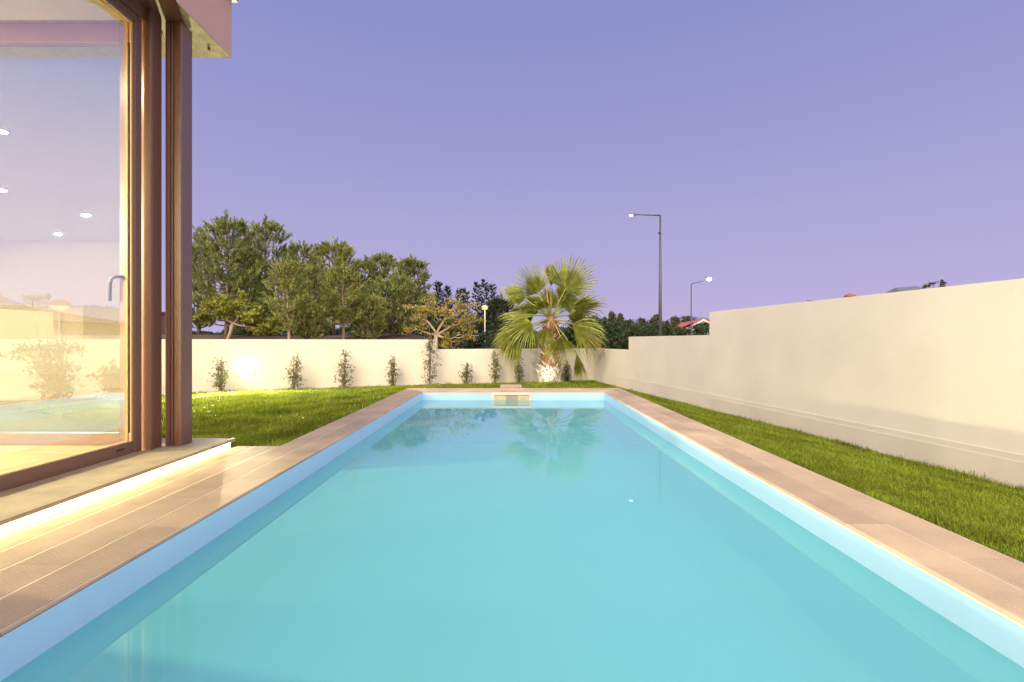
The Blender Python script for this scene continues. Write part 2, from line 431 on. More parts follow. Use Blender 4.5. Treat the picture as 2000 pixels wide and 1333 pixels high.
# ------------------------------------------------------------------ lawns
def inside(poly, x, y):
    c = np.zeros(len(x), bool); n = len(poly); j = n - 1
    for i in range(n):
        xi, yi = poly[i]; xj, yj = poly[j]
        with np.errstate(divide='ignore', invalid='ignore'):
            c ^= ((yi > y) != (yj > y)) & (x < (xj - xi) * (y - yi) / (yj - yi + 1e-12) + xi)
        j = i
    return c
def blades(poly, dens, h0, w0, seed, tall=None):
    g_ = np.random.default_rng(seed)
    a = np.array(poly); lo, hi = a.min(0), a.max(0)
    n = int(dens * np.prod(hi - lo)); x = g_.uniform(lo[0], hi[0], n); y = g_.uniform(lo[1], hi[1], n)
    far_ = np.maximum(1, np.hypot(x, y) / 4.0)
    k = inside(poly, x, y) & (g_.uniform(0, 1, n) < far_ ** -1.25); x, y = x[k], y[k]; far_ = far_[k]; n = len(x)
    # mown turf thins and lengthens in patches
    patch = np.sin(x * 5.1 + 1.3 * np.sin(y * 3.3)) * np.sin(y * 4.7 + 1.1 * np.sin(x * 2.9))
    h = h0 * g_.lognormal(0, .28, n) * (1 + .22 * patch)
    if tall is not None: h *= tall(x, y)
    h *= far_ ** .25
    az = g_.uniform(0, 2 * PI, n); lean = g_.uniform(.1, .95, n)
    dx, dy = np.cos(az), np.sin(az)
    base = np.stack([x, y, lawn_z(x, y) - .004], 1)
    side = np.stack([-dy, dx, np.zeros(n)], 1) * (w0 * far_ ** .7 * g_.uniform(.7, 1.3, n))[:, None]
    mid = base + np.stack([dx * lean * h * .35, dy * lean * h * .35, h * .62], 1)
    tip = base + np.stack([dx * lean * h, dy * lean * h, h * (1 - .25 * lean)], 1)
    t1 = np.stack([base - side, base + side, mid + side * .8], 1); t2 = np.stack([base - side, mid + side * .8, mid - side * .8], 1)
    t3 = np.stack([mid - side * .8, mid + side * .8, tip], 1)
    # shared vertices: 5 per blade so each blade is one island
    v = np.stack([base - side, base + side, mid + side * .8, mid - side * .8, tip], 1).reshape(-1, 3)
    return v, n
def grass_obj(name, poly, dens, h0, w0, seed, tall=None):
    v, n = blades(poly, dens, h0, w0, seed, tall)
    me = bpy.data.meshes.new(name); o = bpy.data.objects.new(name, me); C.objects.link(o)
    me.vertices.add(len(v)); me.vertices.foreach_set('co', v.astype(np.float32).ravel())
    b = (np.arange(n) * 5)[:, None]
    li = np.concatenate([b + np.array([0, 1, 2, 3]), b + np.array([3, 2, 4])], 1).ravel().astype(np.int32)
    me.loops.add(len(li)); me.loops.foreach_set('vertex_index', li)
    st = np.stack([np.arange(n) * 7, np.arange(n) * 7 + 4], 1).ravel().astype(np.int32)
    me.polygons.add(2 * n); me.polygons.foreach_set('loop_start', st)
    me.update(calc_edges=True); me.materials.append(M['grass'])
    o['kind'] = 'stuff'; tag(o, name_label[name], 'grass'); return o
name_label = {'lawn': 'bright mown lawn left of the pool in front of the back wall',
              'grass_border': 'darker grass strip between right deck and tall cream wall',
              'grass_verge': 'short grass strip behind the far deck around the palm'}
lawnp = [(-2.3, 3.77), (XL - .385, 3.77), (XL - .385, 8.405), (XL - .385, WY(XL - .385) - .01), (-8.5, WY(-8.5) - .01), (-8.5, 8.0)]
bord = [(XR + .407, 1.2), (WX(1.2) - .012, 1.2), (WX(8.4) - .012, 8.4), (XR + .407, 8.4)]
verge = [(XL - .384, 8.405), (WX(8.405) - .012, 8.405), (WX(16.6), 16.55), (XL - .384, WY(XL - .384) - .01)]
gx_, gy_ = np.meshgrid(np.arange(-20, 6.6, .2), np.arange(-8, 17.2, .2)); nx_ = gx_.shape[1]
gz_ = lawn_z(gx_, gy_); mb = MB(); mb.v = np.stack([gx_.ravel(), gy_.ravel(), gz_.ravel()], 1).tolist()
for j in range(gx_.shape[0] - 1):
    for i in range(nx_ - 1):
        x, y = gx_[j, i] + .1, gy_[j, i] + .1
        if y > WY(x) + .15 or x > WX(y) + .15 or (-1.75 < x < 1.83 and y < 8.28) or (x < -1.7 and y < 3.6): continue
        mb.f.append((j * nx_ + i, j * nx_ + i + 1, (j + 1) * nx_ + i + 1, (j + 1) * nx_ + i))
struct('lawn_soil', mb, M['soil'], smooth=True)
grass_obj('lawn', lawnp, 12000, .038, .0021, 3, lambda x, y: 1 + .5 * (y > WY(x) - .2))
grass_obj('grass_border', bord, 22000, .034, .0016, 4, lambda x, y: 1 + .7 * sst(.35, .05, WX(y) - x))
grass_obj('grass_verge', verge, 10000, .040, .0022, 5)
qx, qy, qz = on_lawn(399, 779)
mb = MB(); mb.box(qx - .19, qx + .19, qy - .2, qy + .2, qz - .03, qz + .035, .006)
p = Vector((qx, qy, qz))
tag(obj('drain_cover', mb, M['stone'], loc=(qx, qy, qz - .03)), 'small flat pale slab lying in the lawn beside the brown posts', 'slab')

# ------------------------------------------------------------------ villa
SZ = .07
v_ = thing('villa', 'corner of a modern house with brown framed glazing, stone plinth and deep roof', 'house', (-6, -1, 0))
mb = MB(); mb.box(-12.4, -2.18, -4.3, 3.74, SZ - .022, SZ, .004); mb.box(-12.4, -2.215, -4.3, 3.70, -.6, SZ - .023)
obj('stone_plinth', mb, M['stone'], v_)
mb = MB(); mb.box(-2.2145, -2.199, -4.2, 3.69, .006, SZ - .0235)
obj('light_strip', mb, M['led'], v_)
mb = MB(); mb.box(-12.2, -2.66, -4.0, 3.44, SZ, SZ + .004); obj('oak_floor', mb, M['wood'], v_)
ZC = 3.205
# roof
mb = MB(); mb.box(-12.6, -2.33, -4.6, 3.93, ZC, ZC + .49)
roof = obj('roof', mb, M['fascia'], v_)
mb = MB(); mb.box(-12.64, -2.295, -4.64, 3.965, ZC + .482, ZC + .53); obj('roof_cap', mb, M['grey'], roof)
mb = MB(); mb.box(-12.58, -2.332, -4.58, 3.928, ZC - .003, ZC - .0005); obj('soffit', mb, M['concrete'], roof)
for px, py in ((358, 48), (408, 94)):
    d = (ZC - H) * F / (667 - py); q = P(px, py, d)
    obj('drip_pipe', MB().lathe((q.x, q.y, ZC - .02), [(.011, 0), (.011, .018), (.006, .018), (.006, 0)], 14), M['terracotta'], roof)
# brown soffit panels with the oblique seam
def sp(px, py): d = (ZC - .01 - H) * F / (667 - py); q = P(px, py, d); return (q.x, q.y)
A, B = (-2.494, 3.255), (-2.65, 3.589); dv = Vector((B[0] - A[0], B[1] - A[1])).normalized()
def along(t, off=0.0): return (A[0] + dv.x * t + dv.y * off, A[1] + dv.y * t - dv.x * off)
mb = MB(); mb.prism([along(-2.2, .0022), (-2.333, along(-2.2)[1]), (-2.333, 3.30), (-2.525, 3.725), (-2.66, 3.73), along(.45, .0022)], ZC - .012, ZC - .004)
mb.prism([(-2.66, along(-2.2)[1]), along(-2.2, -.0022), along(.30, -.0022), (-2.66, along(.30)[1])], ZC - .013, ZC - .004)
obj('soffit_panel', mb, M['brown'], roof)
mb = MB(); mb.prism([along(-2.2, -.002), along(-2.2, .002), along(.45, .002), along(.45, -.002)], ZC - .0085, ZC - .0041); obj('seam_strip', mb, M['bead'], roof)
mb = MB(); mb.box(-12.2, -2.66, -4.0, 3.44, ZC - .02, ZC - .004); obj('ceiling', mb, mat('ceiling_paint', (.70, .78, .84), .8, .02), v_)
# walls of the room
mb = MB(); mb.box(-12.4, -12.2, -4.2, 3.5, SZ, ZC - .004); mb.box(-12.2, -2.6, -4.2, -4.0, SZ, ZC - .004); mb.box(-2.80, -2.585, -3.999, 1.70, SZ, ZC - .014)
obj('wall', mb, M['inwall'], v_)
# posts
def post(x0, x1, y0, y1, grooves):
    mb = MB(); mb.box(x0, x1, y0 + .012, y1, SZ, ZC - .0125, .003)
    for a, b in grooves: mb.box(x0 + a, x0 + b, y0, y0 + .0125, SZ + .0005, ZC - .013, .002)
    return obj('post', mb, M['brown'], v_)
post(-2.541, -2.425, 3.461, 3.585, [(0, .030), (.040, .056), (.066, .116)])
post(-2.64, -2.546, 3.326, 3.436, [(.0, .094)])
# pool side sliding door
dr = obj('sliding_door', MB().box(-2.618, -2.587, 3.24, 3.302, SZ, 3.095, .003).box(-2.65, -2.587, 1.701, 1.76, SZ, 3.095, .003)
         .box(-2.65, -2.588, 1.761, 3.239, SZ, .150, .003).box(-2.65, -2.588, 1.761, 3.239, 3.03, 3.095, .003), M['brown'], v_)
mb = MB().box(-2.605, -2.597, 3.222, 3.2395, .152, 3.028).box(-2.605, -2.597, 1.7605, 3.221, .1505, .158).box(-2.605, -2.597, 1.7605, 3.221, 3.02, 3.029)
obj('glazing_bead', mb, M['bead'], dr)
obj('glass_pane', MB().add([(-2.62, 1.76, .158), (-2.62, 3.2225, .158), (-2.62, 3.2225, 3.022), (-2.62, 1.76, 3.022)], [(0, 1, 2, 3)]), M['glass'], dr)
obj('maker_plate', MB().box(-2.5885, -2.586, 3.09, 3.15, .112, .124), M['black'], dr)
obj('lintel', MB().box(-2.66, -2.58, 1.701, 3.46, 3.097, ZC - .0135), M['brown'], v_)
obj('threshold', MB().box(-2.66, -2.57, 1.70, 3.32, SZ - .001, SZ + .004), M['bead'], v_)
# far side window wall
fw = obj('window', MB().box(-2.885, -2.825, 3.47, 3.53, SZ, 3.20, .003).box(-7.5, -2.886, 3.472, 3.528, SZ, .165, .003).box(-7.5, -2.886, 3.472, 3.528, 3.04, 3.19, .003)
         .box(-2.82, -2.66, 3.47, 3.52, SZ, .16, .003).box(-2.82, -2.66, 3.47, 3.52, 3.04, 3.19, .003).box(-7.56, -7.5, 3.47, 3.53, SZ, 3.20), M['brown'], v_)
obj('pane', MB().add([(-7.5, 3.5, .16), (-2.886, 3.5, .16), (-2.886, 3.5, 3.04), (-7.5, 3.5, 3.04)], [(0, 1, 2, 3)]), M['glass2'], fw)
obj('side_pane', MB().add([(-2.825, 3.5, .16), (-2.66, 3.5, .16), (-2.66, 3.5, 3.04), (-2.825, 3.5, 3.04)], [(0, 1, 2, 3)]), M['glass2'], fw)
hx = -2.855; mb = MB().tube([(hx, 3.47, 1.31), (hx - .02, 3.43, 1.31), (hx - .05, 3.425, 1.295), (hx - .062, 3.425, 1.26), (hx - .062, 3.425, 1.13)], [.012, .012, .013, .013, .012], 10)
obj('door_handle', mb, M['grey'], fw, smooth=True)
obj('floor_track', MB().box(-7.5, -2.7, 3.20, 3.225, SZ + .0045, SZ + .009), M['bead'], v_)
obj('wall', MB().box(-12.2, -7.561, 3.44, 3.55, SZ, ZC - .004), M['inwall'], v_)
# ceiling downlights (seen mirrored in the window wall)
for x in (-3.5, -5.7, -7.9, -9.9):
    for y in (2.4, 1.75, -.3, -1.75, -3.3):
        mb = MB().lathe((x, y, ZC - .0265), [(.075, .0), (.075, .006), (.055, .006), (.055, 0)], 20)
        dl = obj('downlight', mb, M['white'], v_)
        obj('light_disc', MB().lathe((x, y, ZC - .0262), [(.054, 0), (.054, .004)], 20), M['down'], dl)
wl = obj('wall_light', MB().box(-12.195, -12.13, 0.2, .75, 1.0, 2.6, .004), M['white'], v_)
obj('light_panel', MB().box(-12.129, -12.12, .22, .73, 1.02, 2.58), M['sconce'], wl)
WARM = (1.0, .83, .47)
for x, y, e in ((-3.5, 2.4, 30), (-5.7, 2.4, 620), (-5.7, 1.75, 160), (-7.9, -.3, 450), (-7.9, -1.75, 300), (-9.9, -3.3, 850), (-7.9, -3.3, 850), (-5.7, -3.3, 600)):
    lamp('room_lamp', 'AREA', (x, y, ZC - .030), e, WARM, v_, .12, shape='DISK')

# ------------------------------------------------------------------ wall lamp
u_ = (480 - 998) / F; yw = 15.69 / (1 - .3575 * u_); xw = u_ * yw; zw = H - (723 - 667) / F * yw; nrm = Vector((.3575, -1, 0)).normalized(); tng = Vector((1, .3575, 0)).normalized()
wlp = thing('wall_lamp', 'glowing oval bulkhead lamp mounted low on the pale back wall', 'lamp', (xw, yw, zw))
def oval(mb, rx, rz, prof, n=28):
    vs = []; c = Vector((xw, yw, zw))
    for s_, h_ in prof:
        for j in range(n):
            t = 2 * PI * j / n; vs.append(c + tng * (rx * s_ * math.cos(t)) + Vector((0, 0, rz * s_ * math.sin(t))) + nrm * h_)
    k = len(prof)
    fs = [(i * n + j, i * n + (j + 1) % n, (i + 1) * n + (j + 1) % n, (i + 1) * n + j) for i in range(k - 1) for j in range(n)]
    return mb.add(vs, fs + [tuple(range((k - 1) * n, k * n))])
obj('lamp_base', oval(MB(), .24, .165, [(1, -.002), (1, .02), (.94, .028), (.9, .022)]), M['white'], wlp)
obj('lamp_glass', oval(MB(), .215, .145, [(1, .020), (.95, .045), (.75, .062), (.4, .072), (.05, .075)]), M['wallglow'], wlp, smooth=True)
q = Vector((xw, yw, zw)) + nrm * .32
lamp('wall_lamp_light', 'POINT', q, 5, (1.0, .86, .60), wlp, .09)
lamp('lawn_beam', 'SPOT', Vector((xw, yw, zw + .03)) + nrm * .12, 8000, (1.0, .90, .50), wlp, .06, aim=(-4.2, 5.6, -1.0), spot_size=math.radians(85), spot_blend=1.0)

# ------------------------------------------------------------------ foliage builders
def unit(a): return a / np.maximum(np.linalg.norm(a, axis=-1, keepdims=True), 1e-9)
def leaves(cent, size, g_, up=.3, aspect=.45, droop=0.0):
    """one pointed two-triangle leaf per centre -> (n,2,3,3)"""
    n = len(cent); d = unit(g_.normal(size=(n, 3)) + np.array([0, 0, up - droop])); r_ = unit(np.cross(d, unit(g_.normal(size=(n, 3)))))
    s = (size * g_.uniform(.6, 1.4, n))[:, None]
    a = cent - d * s * .5; b = cent + d * s * .5; w_ = r_ * s * aspect * .5
    return np.concatenate([np.stack([a, cent + w_, b], 1), np.stack([a, b, cent - w_], 1)])
def needles(base, axis, length, g_, n=34, nl=.2, wd=.022, sp_=(.25, .7)):
    """bottle-brush tufts: base (k,3), axis (k,3), length (k)"""
    k = len(base); t = g_.uniform(.0, 1, (k, n)); az = g_.uniform(0, 2 * PI, (k, n))
    ref = np.where(np.abs(axis[:, :1]) < .8, np.array([[1., 0, 0]]), np.array([[0, 1., 0]]))
    a = unit(np.cross(axis, ref)); b = np.cross(axis, a)
    rad = a[:, None] * np.cos(az)[..., None] + b[:, None] * np.sin(az)[..., None]
    o = base[:, None] + axis[:, None] * (t * length[:, None])[..., None]
    spread = g_.uniform(sp_[0], sp_[1], (k, n))[..., None]
    d = unit(axis[:, None] + rad * spread); ln = nl * g_.uniform(.7, 1.25, (k, n))[..., None]
    s = unit(np.cross(d, g_.normal(size=(k, n, 3)))) * wd * .5
    return np.stack([o - s, o + s, o + d * ln], 2).reshape(-1, 3, 3)

def pine(px, topy, d, wpx, label, seed, low=.12, m='pine', trunk='bark', dens=1.0, lean=0.0, group='pines beyond the back wall'):
    g_ = np.random.default_rng(seed); q = P(px, topy, d); x0, y0, z1 = q.x, d, q.z; z0 = gz(x0, y0) - .1
    Hh = z1 - z0; W = wpx / F * d / 2
    root = thing('pine_tree', label, 'tree', (x0, y0, z0), group)
    lx, ly = lean * Hh, g_.normal(0, .02) * Hh
    ctr = lambda t: np.array([x0 + lx * (1 - t) ** 2 * -1 + .05 * math.sin(5 * t + seed), y0 + ly * (1 - t) + .05 * math.cos(4 * t + seed), z0 + Hh * t])
    r0 = .016 * Hh + .02
    mb = MB(); mb.tube([ctr(t) for t in np.linspace(0, .985, 12)], [r0 * (1 - .9 * t) for t in np.linspace(0, 1, 12)], 8)
    bases, axes, lens = [], [], []
    t = low = max(.05, low - .05)
    while t < .985:
        nb = int(g_.integers(3, 6)); a0 = g_.uniform(0, 2 * PI)
        sft = (t - low) / (1 - low)
        prof = (.6 + .4 * min(1, sft / .3)) if sft < .3 else math.sqrt(max(.02, 1 - ((sft - .3) / .72) ** 2.2))
        for k in range(nb):
            az = a0 + 2 * PI * k / nb + g_.normal(0, .35)
            R = W * max(.10, prof) * g_.uniform(.6, 1.12)
            rise = (.05 + .55 * sft) * g_.uniform(.6, 1.3)
            p0 = ctr(t); pts = []
            for s in np.linspace(0, 1, 5):
                pts.append(p0 + np.array([math.cos(az) * R * s, math.sin(az) * R * s, R * (rise * s + .30 * s * s - .10 * s * (1 - sft))]))
            for p_ in pts: p_[2] = min(p_[2], z1 - .45 - .6 * math.hypot(p_[0] - x0, p_[1] - y0))
            rr = max(.012, r0 * .28 * (1 - sft) + .01)
            mb.tube(pts, [rr * (1 - .75 * s) for s in np.linspace(0, 1, 5)], 5, False)
            nt_ = max(4, int((R * 9.5 + 2) * dens))
            for j in range(nt_):
                s = g_.uniform(.28, 1.0) ** .8; i = min(3, int(s * 4)); f_ = s * 4 - i
                c = pts[i] * (1 - f_) + pts[i + 1] * f_
                off = g_.normal(0, 1, 3) * np.array([.24, .24, .15]) * (.45 + R * .30) * (1.05 - .5 * s)
                ax_ = np.array([math.cos(az) * .55, math.sin(az) * .55, .9]) + g_.normal(0, .35, 3)
                bases.append(c + off); axes.append(ax_); lens.append(g_.uniform(.32, .62))
        t += g_.uniform(.030, .048) * (1 if Hh > 6 else 1.3)
    for k in range(5):
        bases.append(ctr(.97 - .02 * k)); axes.append(np.array([g_.normal(0, .2), g_.normal(0, .2), 1.])); lens.append(.45)
    obj('trunk', mb, M[trunk], root, smooth=True)
    bases, axes, lens = np.array(bases), unit(np.array(axes)), np.array(lens)
    c_ = np.array([x0, y0]); dist = np.hypot(*(bases[:, :2] - c_).T)
    roof_ = z1 - .35 - W * (1 - np.sqrt(np.clip(1 - (dist / (W * 1.12)) ** 2, 0, 1))) * 1.5 - .35 * dist
    roof_ += .32 * np.sin(bases[:, 0] * 3.1 + seed) * np.sin(bases[:, 1] * 2.7 + seed)
    keep = (bases[:, 2] < roof_) | (dist < .12)
    # needles gather in clumps with air between them
    cl = np.sin(bases[:, 0] * 3.3 + seed) * np.sin(bases[:, 1] * 3.1 + 2 * seed) * np.sin(bases[:, 2] * 3.7 + seed) > -.30
    keep &= cl | (g_.uniform(0, 1, len(bases)) < .35)
    bases, axes, lens = bases[keep], axes[keep], lens[keep]
    tr = needles(bases, axes, lens, g_, n=62, nl=.15 * (d / 30) ** .5, wd=.030 * (d / 30) ** .5, sp_=(.35, 1.0))
    obj('crown', tr, M[m], root)
    return root

pines = [
 (445, 418, 27, 150, 'tallest pine, at far left beside the brown posts, with a candle-like top shoot', .16, 'pine', 'bark', 1.0, 0),
 (520, 426, 31, 120, 'second tallest rounded pine just right of the tallest one', .12, 'pine', 'bark', 1.0, 0),
 (592, 470, 36, 100, 'dark broad pine in the middle of the row behind its paler neighbour', .12, 'pine', 'bark', 1.0, 0),
 (655, 468, 34, 110, 'pointed pine at the centre of the row with a leaning bare trunk', .18, 'pine2', 'bark', .9, .03),
 (712, 505, 38, 70, 'slim dark pine peeping between the pointed pine and the right-hand pair', .2, 'pine', 'bark', .9, 0),
 (747, 492, 41, 85, 'dark pine, left one of the pair at the right end of the row', .12, 'pine', 'bark', 1.0, 0),
 (803, 502, 40, 84, 'round-topped pine at the right end of the row', .12, 'pine', 'bark', 1.0, 0),
 (562, 508, 23, 75, 'thin young pine with a straight pale trunk left of the shrub by the wall lamp', .3, 'pine2', 'palebark', .8, 0),
 (672, 518, 25, 88, 'young yellowish pine with curved pale trunk in front of the pointed pine', .3, 'pine2', 'palebark', .9, .05),
 (766, 532, 28, 110, 'low bluish bushy pine in front of the right-hand pair', .08, 'pine', 'bark', 1.1, 0),
 (622, 512, 30, 80, 'medium pine filling the gap left of the pointed pine', .14, 'pine', 'bark', .9, 0),
 (488, 492, 29, 90, 'shorter pine standing below the two tallest pines', .1, 'pine2', 'bark', .9, 0),
 (392, 462, 34, 80, 'pine half hidden behind the brown corner post', .14, 'pine', 'bark', .9, 0),
 (715, 572, 26, 85, 'low spreading young pine with pale stem near the middle of the wall', .1, 'pine2', 'palebark', 1.0, 0),
 (608, 592, 24, 80, 'lowest pine sapling in front of the row, with short brown trunk', .25, 'pine2', 'bark', 1.0, 0),
 (520, 580, 28, 90, 'low dense pine below the second tallest pine', .06, 'pine', 'bark', 1.0, 0),
 (824, 570, 42, 60, 'small pine closing the right end of the row above the golden tree', .1, 'pine', 'bark', 1.0, 0),
]
for i, (px, ty, d, wp, lb, low, m, tr, de, le) in enumerate(pines):
    pine(px, ty, d, wp, lb, 100 + i, low, m, tr, de, le)

def spruce(px, topy, d, wpx, label, seed):
    g_ = np.random.default_rng(seed); q = P(px, topy, d); z0 = gz(q.x, d) - .2; Hh = q.z - z0; W = wpx / F * d / 2
    root = thing('spruce_tree', label, 'tree', (q.x, d, z0), 'dark conifers beyond the golden tree')
    obj('trunk', MB().tube([(q.x, d, z0), (q.x, d, z0 + Hh * .97)], [.014 * Hh + .03, .01], 7), M['bark'], root, smooth=True)
    B_, A_, Ln = [], [], []
    t = .12
    while t < .99:
        R = W * (1 - t) ** .75 * 1.0 + .06
        for k in range(7):
            az = g_.uniform(0, 2 * PI); R_ = R * g_.uniform(.6, 1.15)
            for s in np.linspace(.1, 1, max(2, int(R_ * 7))):
                up = (.35 * (s ** 2) - .12)
                B_.append([q.x + math.cos(az) * R_ * s, d + math.sin(az) * R_ * s, z0 + Hh * t + R_ * up + g_.normal(0, .05)])
                A_.append([math.cos(az) + g_.normal(0, .3), math.sin(az) + g_.normal(0, .3), .35 + .5 * s]); Ln.append(.22)
        t += .034
    B_.append([q.x, d, z0 + Hh * .93]); A_.append([0, 0, 1.]); Ln.append(Hh * .07)
    obj('crown', needles(np.array(B_), unit(np.array(A_)), np.array(Ln), g_, n=16, nl=.19, wd=.06), M['spruce'], root)
for i, (px, ty, w_, lb) in enumerate([
  (856, 552, 46, 'tallest dark spruce on the left, rising above the golden tree'), (874, 561, 36, 'narrow dark spruce beside the tallest left one above the golden tree'),
  (897, 566, 34, 'small dark spruce tip, left of the twin tips over the golden tree'), (909, 565, 34, 'small dark spruce, right of the twin tips over the golden tree'),
  (932, 552, 42, 'dark spruce just left of the glowing orange street lamp'), (946, 546, 44, 'tallest dark spruce directly behind the glowing orange street lamp'),
  (961, 556, 48, 'dark spruce right of the glowing orange street lamp')]):
    spruce(px, ty, 46 + (i % 3) * 2, w_, lb, 300 + i)
pine(978, 578, 40, 70, 'dark pine between the orange street lamp and the palm', 330, .1, 'spruce', 'bark', 1.2, 0, 'dark conifers beyond the golden tree')

def bush(name, px, topy, d, wpx, label, seed, m='bush', cat='bush', group=None, dens=1.0, leaf=.16, botpy=None, tall=1.0):
    g_ = np.random.default_rng(seed); q = P(px, topy, d); z0 = gz(q.x, d) - .1; Hh = q.z - z0; W = wpx / F * d / 2
    root = thing(name, label, cat, (q.x, d, z0), group)
    mb = MB(); cents = []
    for k in range(6):
        az = g_.uniform(0, 2 * PI); R = W * .6 * g_.uniform(.3, 1)
        pts = [(q.x + math.cos(az) * R * s, d + math.sin(az) * R * s, z0 + Hh * .55 * s ** .8) for s in np.linspace(0, 1, 5)]
        mb.tube(pts, [.05 * (1 - .8 * s) + .008 for s in np.linspace(0, 1, 5)], 5)
    obj('stem', mb, M['bark'], root)
    nc = int(46 * dens)
    for k in range(nc):
        v = 1 - (1 - g_.uniform(0, 1)) ** 1.0 * .9; v = .08 + .92 * g_.uniform(0, 1) ** .65
        rr = W * (1.0 if v < .6 else 1 - (.45 + .35 * (tall - 1)) * ((v - .6) / .4) ** 1.3) * math.sqrt(g_.uniform(.15, 1)); az = g_.uniform(0, 2 * PI)
        c = np.array([q.x + math.cos(az) * rr, d + math.sin(az) * rr * .9, z0 + Hh * v * .97])
        cents.append(c + g_.normal(0, 1, (100, 3)) * np.array([W * .16, W * .16, min(.22, Hh * .06)]))
    cents = np.concatenate(cents); top = q.z + .10 * np.sin(cents[:, 0] * 9 + seed) + g_.normal(0, .05, len(cents))
    cents[:, 2] = np.where(cents[:, 2] > top, top - g_.uniform(0, .35, len(cents)), cents[:, 2])
    obj('foliage', leaves(cents, leaf, g_), M[m], root)
# hedge behind the palm, right side
hb = [(1100, 640, 24, 60), (1135, 624, 24, 62), (1168, 622, 25, 58), (1200, 632, 26, 56), (1222, 646, 24, 40), (1245, 636, 38, 52), (1272, 632, 40, 48), (1305, 634, 40, 50), (1338, 640, 38, 52), (1368, 634, 37, 46), (1062, 650, 26, 60), (1225, 626, 44, 52)]
hl = ['dark bush directly behind the right of the palm crown', 'dark bush right of the palm crown', 'broad dark bush between palm and stepped wall', 'dark bush just before the lower wall step',
      'dark bush tucked at the first wall step', 'dark bush left of the tall lamp post', 'dark bush at the foot of the tall lamp post', 'dark bush right of the tall lamp post',
      'dark bush below the red roof, left of short lamp', 'dark bush right of the short white lamp, by the upper step', 'dark bush hidden behind the palm trunk', 'dark bush further back left of the tall lamp post']
for i, (px, ty, d, w_) in enumerate(hb): bush('bush', px, ty, d, w_, hl[i], 400 + i, group='dark bushes beyond the stepped wall', dens=1.2)
db = [(845, 628, 34, 70), (885, 622, 38, 66), (925, 618, 40, 66), (985, 622, 36, 60), (1018, 640, 34, 60), (880, 655, 26, 60), (930, 652, 28, 66), (985, 655, 27, 60)]
dl_ = ['dark undergrowth bush behind the trunk of the golden tree', 'dark bush under the spruces left of the orange lamp', 'dark bush right behind the orange lamp post', 'dark bush left of the palm crown',
       'dark bush behind the left palm leaves', 'low dark bush seen through the golden tree', 'low dark bush at the foot of the orange lamp post', 'low dark bush over the wall between lamp and palm']
for i, (px, ty, d, w_) in enumerate(db): bush('bush', px, ty, d, w_, dl_[i], 450 + i, group='dark bushes under the conifers', dens=1.1, m='bush' if i < 5 else 'spruce')
gm = [(1195, 610, 52, 20), (1211, 613, 54, 18), (1253, 622, 55, 22), (1269, 611, 56, 26), (1284, 614, 54, 24), (1318, 619, 66, 30), (1342, 618, 68, 34), (1228, 628, 60, 26), (1300, 627, 62, 24)]
gl_ = ['slender gum tree tip, left of two above the dark hedge', 'slender gum tree tip, right of two above the dark hedge', 'small gum tree left of the tall lamp post', 'feathery gum tree touching the tall lamp post on its left', 'feathery gum tree right behind the tall lamp post',
       'brownish gum tree right of the tall lamp post, left of the red roof', 'brownish gum tree behind the red roofed house', 'low gum tree between the slender tips and tall lamp post', 'low gum tree just right of the tall lamp post']
for i, (px, ty, d, w_) in enumerate(gm): bush('gum_tree', px, ty, d, w_, gl_[i], 480 + i, 'gum', 'tree', 'gum trees beyond the stepped wall', .8, .22, tall=1.6)
for i, (px, ty, d, w_, lb) in enumerate([(385, 648, 46, 60, 'low dark bush by the brown post under the tallest pine'), (420, 652, 44, 50, 'low bush behind the small leaning yellow-green tree'),
     (195, 600, 40, 60, 'hazy bush seen through the glazing, right of the flat roofed house'), (232, 606, 38, 40, 'bush seen through the glazing beside its door handle'), (470, 645, 40, 70, 'dark undergrowth bush right of the leaning yellow-green tree'),
     (540, 640, 42, 80, 'dark undergrowth bush beneath the second tallest pine'), (700, 640, 44, 90, 'dark undergrowth bush beneath the slim dark pine'), (620, 640, 44, 80, 'dark undergrowth bush beneath the pointed pine'), (780, 640, 46, 90, 'dark undergrowth bush beneath the right-hand pines')]):
    bush('bush', px, ty, d, w_, lb, 520 + i, group='undergrowth below the pines', m='bush')

